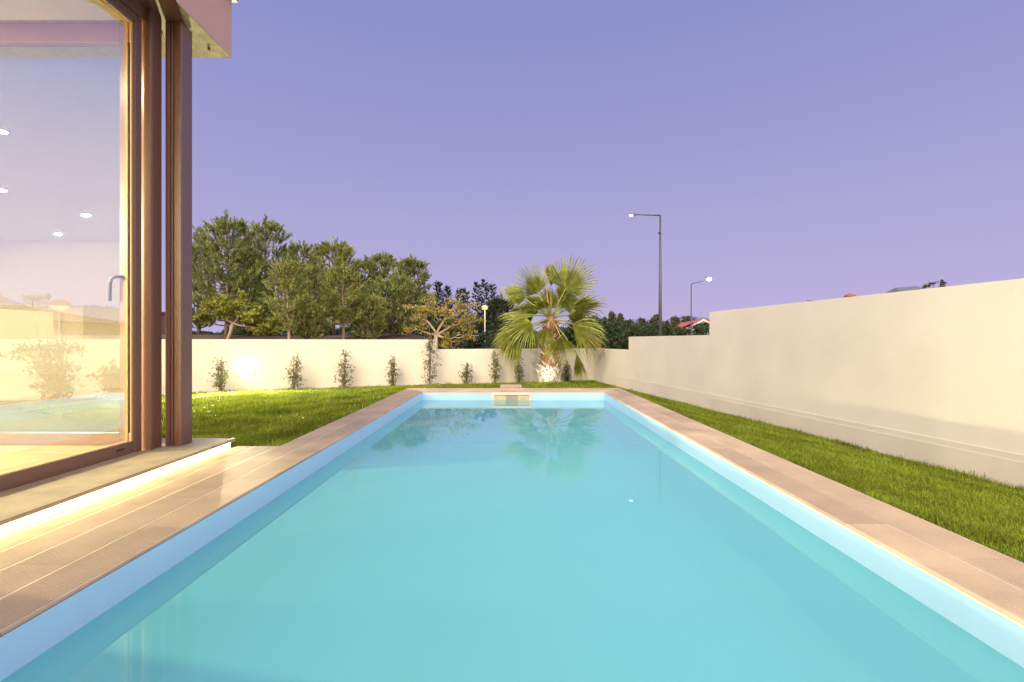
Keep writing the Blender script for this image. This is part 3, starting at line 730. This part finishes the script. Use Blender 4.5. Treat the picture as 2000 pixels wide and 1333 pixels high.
def branchy(name, bpx, bpy, d, label, seed, m, barkm, crown, nlev, leaf, nleaf, r0, group=None, sc_=1.0):
    """open deciduous tree: forking limbs that end in the crown targets given in pixels"""
    g_ = np.random.default_rng(seed); b = P(bpx, bpy, d); z0 = gz(b.x, d)
    root = thing(name, label, 'tree', (b.x, d, z0), group)
    mb = MB(); b0 = np.array([b.x, d, z0]); fork = np.array(P(*crown['fork'], d))
    mb.tube([b0, b0 * .4 + fork * .6 + np.array([.03, 0, 0]), fork], [r0, r0 * .8, r0 * .7], 8)
    cents = []
    tips = sorted([(np.array(P(tx, ty, d + dd * sc_)), sp_ * sc_) for tx, ty, dd, sp_ in crown['tips']], key=lambda t_: math.atan2(t_[0][2] - fork[2], t_[0][0] - fork[0]))
    grp = 3 if len(tips) > 5 else 2
    for gi, (tip, spread) in enumerate(tips):
        if gi % grp == 0:
            mean = np.mean([t_[0] for t_ in tips[gi:gi + grp]], 0); node = fork * .52 + mean * .48 + g_.normal(0, .05, 3) * np.linalg.norm(mean - fork)
            bend = fork * .6 + node * .4 + np.array([g_.normal(0, .1), 0, -.06]) * np.linalg.norm(node - fork)
            mb.tube([fork, bend, node], [r0 * .5, r0 * .42, r0 * .32], 7)
        mid = node * .5 + tip * .5 + g_.normal(0, .16, 3) * np.linalg.norm(tip - node)
        pts = []
        for s in np.linspace(0, 1, 8):
            p_ = node * (1 - s) ** 2 + 2 * mid * s * (1 - s) + tip * s * s; pts.append(p_ + g_.normal(0, .02, 3) * np.linalg.norm(tip - node))
        mb.tube(pts, [r0 * .26 * (1 - .85 * s) + .003 for s in np.linspace(0, 1, 8)], 6)
        for k in range(nlev):
            i = int(g_.integers(2, 8)); e = pts[i] + g_.normal(0, 1, 3) * spread * np.array([1, 1, .6]) + np.array([0, 0, spread * .2])
            m2 = (pts[i] + e) / 2 + g_.normal(0, .12, 3) * spread
            mb.tube([pts[i], m2, e], [r0 * .14, r0 * .1, .003], 5)
            for c in (e, (m2 + e) / 2):
                cents.append(c + g_.normal(0, 1, (nleaf, 3)) * spread * np.array([.34, .34, .17]))
    obj('trunk', mb, M[barkm], root, smooth=True)
    obj('crown', leaves(np.concatenate(cents), leaf, g_, up=0, aspect=.4), M[m], root)
branchy('acacia_tree', 440, 664, 24, 'small leaning tree with yellow-green leaves and a pale forked trunk below the tallest pine', 600, 'lime', 'palebark',
        dict(fork=(455, 632), tips=[(400, 598, .3, .30), (425, 592, -.4, .34), (450, 588, .2, .34), (475, 598, -.2, .30), (510, 618, -.3, .30), (532, 632, .2, .28), (545, 650, .0, .22), (398, 618, 0, .2), (520, 645, .4, .22)]), 7, .19, 46, .115, sc_=1.26)
branchy('golden_tree', 848, 690, 19, 'open branching tree with golden autumn leaves at the step of the back wall', 610, 'gold', 'palebark',
        dict(fork=(852, 655), tips=[(800, 620, .2, .17), (815, 598, -.2, .18), (842, 590, .2, .2), (868, 582, -.1, .2), (895, 592, .2, .22), (918, 600, .0, .22), (935, 626, .1, .2), (938, 655, -.1, .15), (800, 648, .1, .14), (890, 640, .3, .18), (868, 676, -.1, .15), (885, 683, 0, .12), (912, 618, -.2, .2)]), 7, .115, 15, .11, sc_=1.65)

# ------------------------------------------------------------------ slim shrubs along the wall
def slim(px, bpy, tpy, wpx, label, seed, lean=0.0, off=.22):
    g_ = np.random.default_rng(seed)
    # stand just in front of the wall along this line of sight
    u = (px - 998) / F; y = (15.69 - off * K) / (1 - .3575 * u); x = u * y
    z0 = lz(x, y) - .02; z1 = H - (tpy - 667) / F * y; Hh = z1 - z0; W = wpx / F * y / 2 * .82
    root = thing('wall_shrub', label, 'shrub', (x, y, z0), 'slim shrubs along the back wall')
    mb = MB(); cents = []; ns = 5
    for k in range(ns):
        az = g_.uniform(0, 2 * PI); R = W * g_.uniform(.15, .65); hh = Hh * (1 if k == 0 else g_.uniform(.72, .97))
        pts = [np.array([x + lean * Hh * s + math.cos(az) * R * s ** .7, y + math.sin(az) * R * s ** .7, z0 + hh * s]) for s in np.linspace(0, 1, 6)]
        if k == 0: pts = [np.array([x + lean * Hh * s, y, z0 + Hh * s]) for s in np.linspace(0, 1, 6)]
        mb.tube(pts, [.010 * (1 - .7 * s) + .0025 for s in np.linspace(0, 1, 6)], 5)
        for j in range(int(22 + 18 * Hh)):
            s = g_.uniform(.10, 1) ; i = min(4, int(s * 5)); f_ = s * 5 - i; c = pts[i] * (1 - f_) + pts[i + 1] * f_
            ww = W * (.22 + .75 * math.sin(PI * min(1, s * .95 + .03)) ** .7) * .62
            tw = c + g_.normal(0, 1, 3) * np.array([ww, ww, .05])
            mb.tube([c, tw], [.0027, .0016], 3, False)
            cents.append(tw + g_.normal(0, .02, (4, 3)))
    obj('stem', mb, M['bark'], root)
    obj('foliage', leaves(np.concatenate(cents), .052, g_, up=.7, aspect=.45), M['shrub'], root)
for i, a in enumerate([
  (432, 770, 697, 26, 'yellow-lit slim shrub left of the glowing wall lamp', .0), (573, 766, 692, 32, 'slanting slim shrub right of the glowing wall lamp', .10), (672, 761, 686, 29, 'diamond-shaped slim shrub midway along the higher wall', .0),
  (767, 755, 696, 21, 'thin small shrub near the left corner of the far deck', .0), (839, 754, 640, 33, 'tallest slim shrub, at the step of the back wall', .0), (911, 752, 708, 24, 'short bushy shrub right of the wall step', .02),
  (967, 748, 687, 18, 'narrow shrub behind the skimmer, left of the deck hatch', .0), (1015, 748, 700, 19, 'narrow shrub just left of the palm trunk', .0), (1107, 745, 705, 20, 'dark narrow shrub just right of the palm trunk', .0)]):
    slim(a[0], a[1], a[2], a[3], a[4], 700 + i, a[5])
def big_shrub(x, y, h, w_, label, seed):
    g_ = np.random.default_rng(seed); zb = lz(x, y) - .03; root = thing('garden_shrub', label, 'shrub', (x, y, zb)); mb = MB(); cents = []
    for k in range(9):
        az = g_.uniform(0, 2 * PI); R = w_ * g_.uniform(.2, .6)
        pts = [np.array([x + math.cos(az) * R * s, y + math.sin(az) * R * s, zb + h * g_.uniform(.75, 1) * s]) for s in np.linspace(0, 1, 5)]
        mb.tube(pts, [.010 * (1 - .7 * s) + .002 for s in np.linspace(0, 1, 5)], 5)
        for j in range(26):
            s = g_.uniform(.15, 1); i = min(3, int(s * 4)); c = pts[i] + g_.normal(0, 1, 3) * np.array([.11, .11, .06]) * w_
            mb.tube([pts[i], c], [.002, .001], 3, False); cents.append(c + g_.normal(0, .05, (7, 3)))
    obj('stem', mb, M['bark'], root); obj('foliage', leaves(np.concatenate(cents), .10, g_, up=.4), M['shrub'], root)
big_shrub(-10.1, 10.5, 1.7, 1.25, 'wide leafy shrub seen through the glazing in front of the wall', 760)
big_shrub(-9.1, 10.9, .95, .85, 'low spreading shrub seen through the glazing beside the wide one', 761)

# ------------------------------------------------------------------ palm
PY = 15.05
pal = thing('palm_tree', 'fan palm with shaggy trunk, pale husks at its foot, standing behind the far deck', 'palm tree', (P(1074, 757, PY).x, PY, H - 90 / F * PY - .05))
px_m = PY / F
zb = H - 90 / F * PY - .06; bx = P(1073, 757, PY).x; tx = P(1076, 640, PY).x; zt_ = P(1076, 625, PY).z
tp = [np.array([bx + (tx - bx) * s, PY, zb + (zt_ - zb + .1) * s]) for s in np.linspace(0, 1, 10)]
obj('trunk', MB().tube(tp, [K * r_ for r_ in (.20, .195, .19, .18, .17, .15, .13, .108, .09, .055)], 14), M['boots'], pal, smooth=True)
def scales(z0, z1, n, ln, wd, seed, out_, r_at):
    g_ = np.random.default_rng(seed); mb = MB()
    z0 = zb + K * (z0 + .05); z1 = zb + K * (z1 + .05); ln = ln * K; wd = wd * K
    for k in range(n):
        t = (k + .5) / n; z = z0 + (z1 - z0) * t; az = k * 2.39996 + g_.normal(0, .15); s = (z - zb) / (zt_ - zb + .1)
        cx = bx + (tx - bx) * s; r_ = K * r_at(t); o_ = np.array([math.cos(az), math.sin(az), 0]); sd_ = np.array([-math.sin(az), math.cos(az), 0])
        p0 = np.array([cx, PY, z]) + o_ * r_ * .85; L_ = ln * g_.uniform(.6, 1.25); w_ = wd * g_.uniform(.7, 1.2)
        ou = out_ * g_.uniform(.5, 1.5); tilt = sd_ * g_.normal(0, .35)
        d1 = unit(o_ * ou + np.array([0, 0, 1.]) + tilt); nn = unit(np.cross(d1, sd_))
        p1 = p0 + d1 * L_ * .6; p2 = p1 + unit(d1 + o_ * .5 * g_.uniform(-.2, 1.4)) * L_ * .4
        th = .02
        v = [p0 - sd_ * w_, p0 + sd_ * w_, p1 + sd_ * w_ * .55, p1 - sd_ * w_ * .55, p2 + sd_ * w_ * .4, p2 - sd_ * w_ * .4]
        v2 = [q_ - nn * th * (1 if i < 4 else .5) for i, q_ in enumerate(v)]
        mb.add(v + v2, [(0, 1, 2, 3), (3, 2, 4, 5), (7, 6, 9, 8), (8, 9, 11, 10), (1, 7, 8, 2), (2, 8, 10, 4), (6, 0, 3, 9), (9, 3, 5, 11), (5, 4, 10, 11)])
    return mb
obj('leaf_bases', scales(.30, 1.12, 150, .11, .035, 1, .55, lambda t: .185 - .075 * t), M['boots'], pal)
obj('husks', scales(-.05, .34, 120, .085, .052, 2, .32, lambda t: .235 - .035 * t), M['husks'], pal)
g_ = np.random.default_rng(3)
for k in range(9):     # sprawling cut stalks round the foot
    az = g_.uniform(PI, 2 * PI) if k < 7 else g_.uniform(0, PI); o_ = np.array([math.cos(az), math.sin(az), 0])
    a = np.array([bx, PY, zb + K * g_.uniform(.05, .3)]) + o_ * .34; b = a + o_ * g_.uniform(.05, .17) + np.array([-o_[1], o_[0], 0]) * g_.normal(0, .17) + np.array([0, 0, g_.uniform(-.07, .17)])
    obj('cut_stalk', MB().tube([a, (a + b) / 2 + np.array([0, 0, .02]), b], [.034, .029, .017], 6), M['husks'], pal)
obj('leaf_bases', scales(.30, .95, 46, .12, .030, 7, .95, lambda t: .20 - .06 * t), M['husks'], pal)
crown_c = np.array([tx, PY, zt_])
def frond(hpx, hpy, ang, Rpx, roll, span, droop, depth, dry=0.0, tow=0.0, n=30, seed=0):
    g_ = np.random.default_rng(900 + seed)
    hub = np.array(P(hpx, hpy, PY + depth * K)); R = Rpx * px_m * 1.1
    a = math.radians(ang); ax_ = unit(np.array([math.cos(a) * math.cos(tow), -math.sin(tow), math.sin(a) * math.cos(tow)]))
    per = np.array([-math.sin(a), 0, math.cos(a)]); back = np.cross(ax_, per)
    rl = math.radians(roll); sd_ = unit(per * math.cos(rl) + back * math.sin(rl)); nn = unit(np.cross(ax_, sd_))
    V, Fc = [], []; rj0 = g_.uniform(.38, .50)
    st = math.radians(span) / n
    for k in range(n):
        t = -math.radians(span) / 2 + (k + .5) * st
        dr_ = ax_ * math.cos(t) + sd_ * math.sin(t)
        Rk = R * (.70 + .30 * math.cos(t * .9)) * g_.uniform(.93, 1.06)
        dl_v = ax_ * math.cos(t - st / 2) + sd_ * math.sin(t - st / 2); dr_v = ax_ * math.cos(t + st / 2) + sd_ * math.sin(t + st / 2)
        sg = droop * g_.uniform(.6, 1.4)
        def sag(p_, s): return p_ + np.array([0, 0, -1.]) * R * sg * s ** 2.2 + nn * .10 * R * math.cos(t * 1.3) * (s * (1 - s))
        rj = rj0
        b = len(V)
        V += [hub, sag(hub + dl_v * Rk * rj - nn * .03, rj), sag(hub + dr_ * Rk * rj + nn * .034, rj), sag(hub + dr_v * Rk * rj - nn * .03, rj)]
        Fc += [(b, b + 1, b + 2), (b, b + 2, b + 3)]
        wv = (dr_v - dl_v) * Rk * rj * .5
        m1 = sag(hub + dr_ * Rk * .78, .78); tip = sag(hub + dr_ * Rk, 1.0) + np.array([0, 0, -1.]) * R * g_.uniform(0, .10 + .35 * droop)
        V += [m1 - wv * .72, m1 + nn * .01, m1 + wv * .72, tip]; c = b + 4
        Fc += [(b + 1, c, c + 1, b + 2), (b + 2, c + 1, c + 2, b + 3), (c, c + 3, c + 1), (c + 1, c + 3, c + 2)]
    mb = MB(); mb.add(V, Fc)
    f_ = obj('frond', mb, M['fronddry'] if dry else M['frond'], pal)
    mid = (crown_c + hub) / 2 + np.array([0, 0, .05])
    obj('leaf_stalk', MB().tube([crown_c + (hub - crown_c) * .05, mid, hub + ax_ * R * .06], [.027, .019, .012], 6), M['stalk'], f_, smooth=True)
fr_ = [
 (1051, 574, 118, 64, 22, 150, .03, .05, 0, .15), (1104, 567, 62, 70, 18, 175, .03, .0, 0, .2), (1026, 585, 156, 54, 52, 140, .06, -.05, 0, .1),
 (1116, 602, 14, 70, 62, 120, .14, .0, 0, .1), (1040, 632, 192, 60, 45, 150, .16, -.25, 0, .3), (1012, 646, 214, 54, 40, 130, .30, -.05, 0, .1),
 (1076, 604, 95, 52, 35, 150, .08, .3, 0, -.1), (1058, 604, 140, 50, 45, 130, .14, .3, 0, 0),
 (1096, 658, 270, 50, 8, 110, .06, -.42, 0, .3), (1118, 634, 335, 66, 40, 120, .22, -.15, 0, .2), (1020, 666, 240, 46, 35, 55, .2, -.1, 0, .1),
 (1126, 690, 283, 46, 35, 45, .25, -.05, 0, 0), (1052, 617, 177, 78, 78, 100, .06, .12, 0, 0), (1076, 560, 88, 50, 60, 90, .04, .25, 0, -.1),
 (1092, 588, 52, 44, 35, 130, .1, .35, 0, -.2), (1062, 588, 258, 26, 15, 150, .30, -.1, 0, .2), (1102, 582, 285, 30, 15, 150, .35, -.05, 0, .2),
 (1128, 636, 352, 52, 58, 100, .22, .25, 0, -.1), (1046, 606, 205, 48, 50, 110, .25, .3, 0, -.1),
 (1098, 600, 30, 50, 45, 130, .12, .35, 0, -.1), (1052, 612, 158, 56, 55, 120, .18, .4, 0, 0), (1108, 618, 8, 52, 60, 110, .2, .4, 0, 0), (1070, 640, 245, 40, 35, 110, .2, -.25, 0, .3),
 (1136, 652, 322, 46, 40, 80, .35, .3, 1, 0), (1000, 660, 232, 34, 35, 70, .35, .1, 1, 0)]
for i, a in enumerate(fr_): frond(*a[:8], dry=a[8], tow=a[9], seed=i)
sp0 = np.array(P(1070, 590, PY)); sp1 = np.array(P(1063, 520, PY))
obj('spear_leaf', MB().tube([crown_c, sp0, sp1], [.024, .027, .007], 6), mat('spear_brown', (.40, .20, .08), .7), pal, smooth=True)
# recessed uplight in the far deck, aimed at the palm foot
ux, uy = 1.0, 13.9; uz = lz(ux, uy) + .03
ul = thing('ground_spotlight', 'small round spotlight sunk in the grass in front of the palm', 'spotlight', (ux, uy, uz))
obj('bezel', MB().lathe((ux, uy, uz - .03), [(.07, 0), (.07, .037), (.056, .038), (.054, .034)], 20), M['grey'], ul)
obj('lens', MB().lathe((ux, uy, uz + .002), [(.053, 0), (.03, .003), (.003, .0035)], 20), M['lampwhite'], ul)
lamp('spot_beam', 'SPOT', (ux, uy, uz + .04), 34, (1.0, .97, .95), ul, .03, aim=(bx, PY, zb + 1.4), spot_size=math.radians(130), spot_blend=.8)

# ------------------------------------------------------------------ street lamps
def street_lamp(px, toppy, d, rb, rt, head, label, hm, arm_px, arm_py, metal='darkmetal', light=None):
    q = P(px, toppy, d); z0 = gz(q.x, d) - .1
    root = thing('street_lamp', label, 'street lamp', (q.x, d, z0), 'street lamps beyond the walls')
    obj('pole', MB().tube([(q.x, d, z0), (q.x, d, z0 + (q.z - z0) * .5), (q.x, d, q.z)], [rb, (rb + rt) / 2, rt], 12), M[metal], root, smooth=True)
    e = P(arm_px, arm_py, d)
    obj('arm', MB().tube([(q.x, d, q.z - .02), (e.x, d, e.z)], [rt * .75, rt * .6], 10), M[metal], root, smooth=True)
    return root, q, e
r1, q1, e1 = street_lamp(1289.5, 421, 27, .125, .05, 0, 'tall dark lamp post with horizontal arm pointing left', None, 1240, 420)
D1 = 27; c = P(1234, 421, D1)
def hb_(x0, x1, w0, w1, za, zb_, zc):
    return MB().add([(c.x - x0, D1 - w0, c.z + za), (c.x + x1, D1 - w1, c.z + za), (c.x + x1, D1 + w1, c.z + za), (c.x - x0, D1 + w0, c.z + za),
        (c.x - x0 * .7, D1 - w0 * .6, c.z + zb_), (c.x + x1 * .95, D1 - w1 * .6, c.z + zc), (c.x + x1 * .95, D1 + w1 * .6, c.z + zc), (c.x - x0 * .7, D1 + w0 * .6, c.z + zb_)],
       [(3, 2, 1, 0), (4, 5, 6, 7), (0, 1, 5, 4), (1, 2, 6, 5), (2, 3, 7, 6), (3, 0, 4, 7)])
hd = obj('lamp_head', hb_(.19, .24, .12, .075, -.007, .045, .08), M['darkmetal'], r1)
obj('light_glass', MB().lathe((c.x - .04, D1, c.z - .065), [(.03, 0), (.10, .018), (.13, .055)], 16), M['lampyellow'], hd, smooth=True)
zb_ = P(0, 455, D1).z
obj('bracket', MB().box(q1.x - .09, q1.x + .03, D1 - .1, D1 + .1, zb_ - .045, zb_ + .045), M['darkmetal'], r1)
r2, q2, e2 = street_lamp(1350, 555, 33, .075, .035, 0, 'short lamp post with sloping arm and bright white lamp at right', None, 1381, 548)
c = P(1385, 546, 33)
hd = obj('lamp_head', MB().box(c.x - .22, c.x + .16, 32.9, 33.1, c.z + .06, c.z + .13, .02), M['darkmetal'], r2)
obj('light_glass', MB().lathe((c.x, 33, c.z - .12), [(.02, 0), (.11, .03), (.16, .10), (.15, .17), (.06, .2)], 18), M['lampwhite'], hd, smooth=True)
d3 = 38; q = P(947, 606, d3); z0 = gz(q.x, d3) - .1
r3 = thing('street_lamp', 'pale lamp post with glowing orange lamp left of the palm', 'street lamp', (q.x, d3, z0), 'street lamps beyond the walls')
obj('pole', MB().tube([(q.x, d3, z0), (q.x, d3, q.z)], [.065, .045], 12), M['palegal'], r3, smooth=True)
hd = obj('lamp_head', MB().lathe((q.x, d3, q.z + .23), [(.30, 0), (.27, .05), (.14, .12), (.03, .15)], 20), M['palegal'], r3, smooth=True)
obj('light_glass', MB().lathe((q.x, d3, q.z - .02), [(.06, 0), (.2, .06), (.24, .16), (.22, .245)], 18), M['lampwarm'], hd, smooth=True)
lamp('street_light', 'POINT', (q.x, d3 - .9, q.z + .10), 70, (1.0, .62, .25), r3, .2)
# mushroom lamp seen through the glazing
d4 = 13; q = P(117, 600, d4); z0 = gz(q.x, d4) - .1
r4 = thing('garden_lamp', 'mushroom-shaped lit lamp on a post seen through the glazing', 'lamp', (q.x, d4, z0))
obj('pole', MB().tube([(q.x, d4, z0), (q.x, d4, q.z)], [.05, .04], 10), M['palegal'], r4, smooth=True)
obj('lamp_shade', MB().lathe((q.x, d4, q.z), [(.28, .02), (.24, .10), (.13, .18), (.02, .21)], 24), M['terracotta'], r4, smooth=True)
obj('light_globe', MB().lathe((q.x, d4, q.z - .10), [(.03, 0), (.15, .03), (.2, .1), (.2, .13)], 20), M['lampwarm'], r4, smooth=True)

# ------------------------------------------------------------------ neighbouring houses
# flat roofed house seen through the glazing
d5 = 26; a = P(-60, 597, d5); b = P(162, 597, d5); z0 = gz(a.x, d5) - .3
h1 = thing('flat_roofed_house', 'plain flat roofed house seen through the glazing with a tank on its roof', 'house', (a.x, d5, z0))
obj('wall', MB().box(a.x, b.x, d5, d5 + 8, z0, a.z - .12), mat('ochre_render', (.42, .33, .22), .85), h1)
obj('roof', MB().box(a.x - .12, b.x + .12, d5 - .12, d5 + 8.12, a.z - .12, a.z, .01), M['stone'], h1)
s1 = thing('solar_heater', 'solar water heater with horizontal tank on the flat roof', 'water heater', (P(70, 597, d5).x, d5 + .3, a.z))
c0, c1 = P(48, 579, d5 + .5), P(96, 579, d5 + .5)
obj('tank', MB().tube([c0, Vector((c0.x + .05, c0.y, c0.z)), Vector((c1.x - .05, c1.y, c1.z)), c1], [.12, .20, .20, .12], 16), M['grey'], s1, smooth=True)
obj('collector_panel', MB().add([(c0.x, d5 + .45, c0.z - .15), (c1.x, d5 + .45, c1.z - .15), (c1.x + .5, d5 - .05, a.z + .03), (c0.x + .5, d5 - .05, a.z + .03), (c0.x, d5 + .5, c0.z - .19), (c1.x, d5 + .5, c1.z - .19), (c1.x + .5, d5 - .0, a.z + .005), (c0.x + .5, d5 - .0, a.z + .005)],
    [(0, 1, 2, 3), (7, 6, 5, 4), (0, 4, 5, 1), (1, 5, 6, 2), (2, 6, 7, 3), (3, 7, 4, 0)]), M['slate'], s1)
for xx in (c0.x + .1, c1.x - .1):
    obj('leg', MB().tube([(xx, d5 + .55, a.z), (xx, d5 + .5, c0.z)], .02, 6), M['grey'], s1)
# red roofed house far right
d6 = 62; l_, r_ = P(1328, 640, d6), P(1392, 640, d6); z0 = gz(l_.x, d6) - .5
h2 = thing('red_roofed_house', 'distant white house with low red tiled roofs behind the short lamp', 'house', (l_.x, d6, z0))
def gable(x0, x1, y0, y1, ze, zr, nm_p, over=.25):
    xm = (x0 + x1) / 2; vs = [(x0 - over, y0 - over, ze), (xm, y0 - over, zr), (x1 + over, y0 - over, ze), (x0 - over, y1, ze), (xm, y1, zr), (x1 + over, y1, ze)]
    lo = [(x, y, z - .18) for x, y, z in vs]
    return MB().add(vs + lo, [(0, 1, 4, 3), (1, 2, 5, 4), (6, 9, 10, 7), (7, 10, 11, 8), (0, 6, 7, 1), (1, 7, 8, 2), (3, 4, 10, 9), (4, 5, 11, 10), (0, 3, 9, 6), (2, 8, 11, 5)])
ze = P(0, 644, d6).z; zr = P(0, 628, d6).z
xA, xB, xC = P(1331, 0, d6).x, P(1353, 0, d6).x, P(1396, 0, d6).x
obj('wall', MB().box(xA, xB, d6, d6 + 9, z0, ze - .1).box(xB - 1, xC, d6 - 2, d6 + 7, z0, P(0, 640, d6).z), M['white'], h2)
obj('roof', gable(xA - .2, P(1374, 0, d6).x, d6 + .1, d6 + 9, P(0, 641, d6).z, P(0, 629, d6).z, 0), M['redtile'], h2)
obj('roof', gable(P(1351, 0, d6).x, P(1398, 0, d6).x, d6 - 2, d6 + 7, P(0, 636, d6 - 2).z, P(0, 623.5, d6 - 2).z, 0), M['redtile'], h2)
obj('verge_board', MB().add([tuple(P(1351, 636.5, d6 - 2.3)), tuple(P(1374.5, 624, d6 - 2.3)), tuple(P(1398, 636.5, d6 - 2.3)), tuple(P(1398, 639.5, d6 - 2.3)), tuple(P(1374.5, 627.5, d6 - 2.3)), tuple(P(1351, 639.5, d6 - 2.3))], [(0, 1, 4, 5), (1, 2, 3, 4)]), M['white'], h2)
obj('tower_wall', MB().box(P(1353, 0, d6 + 9).x, P(1358, 0, d6 + 9).x, d6 + 8, d6 + 11, z0, P(0, 620.5, d6 + 9).z), M['bluewall'], h2)
obj('rear_roof', MB().box(P(1358, 0, d6 + 9).x + .01, P(1378, 0, d6 + 9).x, d6 + 8, d6 + 11, z0, P(0, 622, d6 + 9).z), M['grey'], h2)
c = P(1369.5, 622, d6 + 9); t = P(1369.5, 611, d6 + 9)
an = obj('antenna', MB().tube([c, t], .025, 5).tube([Vector((t.x - .25, t.y, t.z)), Vector((t.x + .08, t.y, t.z))], .03, 5), M['grey'], h2)
# houses whose tops peep over the tall side wall
def peep_house(px, ridge_y, d, label, half, rise, chim=None):
    q = P(px, ridge_y, d); z0 = gz(q.x, d) - .2
    h = thing('neighbour_house', label, 'house', (q.x, d, z0))
    ez = q.z - rise; hw, hd_ = half
    obj('wall', MB().box(q.x - hw + .3, q.x + hw - .3, d - hd_ + .3, d + hd_ - .3, z0, ez + .02), M['plaster'], h)
    k = .38
    vs = [(q.x - hw, d - hd_, ez), (q.x + hw, d - hd_, ez), (q.x + hw, d + hd_, ez), (q.x - hw, d + hd_, ez), (q.x - k, d, q.z - .06), (q.x + k, d, q.z)]
    obj('roof', MB().add(vs, [(0, 1, 5, 4), (1, 2, 5), (2, 3, 4, 5), (3, 0, 4), (3, 2, 1, 0)]), M['slate'], h)
    return h, q
h3, q3 = peep_house(1770, 559.5, 17, 'house with dark slate roof just showing above the tall side wall', (1.5, 3), 1.5)
h4, q4 = peep_house(1660, 590, 14, 'house hidden behind the tall side wall, only its rusty domed chimney showing', (2.4, 2.4), .6)
c = P(1660, 581, 14)
ch = obj('chimney', MB().lathe((c.x, 14, q4.z - .15), [(.11, 0), (.11, c.z - q4.z + .16)], 18), M['terracotta'], h4)
obj('cowl', MB().lathe((c.x, 14, c.z), [(.15, 0), (.15, .02), (.12, .065), (.05, .095), (.015, .10), (.01, .125)], 20), M['terracotta'], ch, smooth=True)
c = P(1582, 588.5, 14)
obj('antenna', MB().tube([Vector((c.x - .09, 14, c.z + .01)), Vector((c.x + .10, 14, c.z - .005))], .012, 5).tube([Vector((c.x + .09, 14, c.z)), Vector((c.x + .09, 14, q4.z - .8))], .012, 5), M['slate'], h4)
branchy('small_tree', 1832, 640, 15, 'sparse leafy treetop peeping above the tall side wall', 640, 'gum', 'bark',
        dict(fork=(1832, 600), tips=[(1820, 556, 0, .1), (1833, 550, .1, .10), (1844, 556, -.1, .09), (1808, 563, .1, .08), (1835, 560, 0, .1)]), 5, .09, 7, .05)
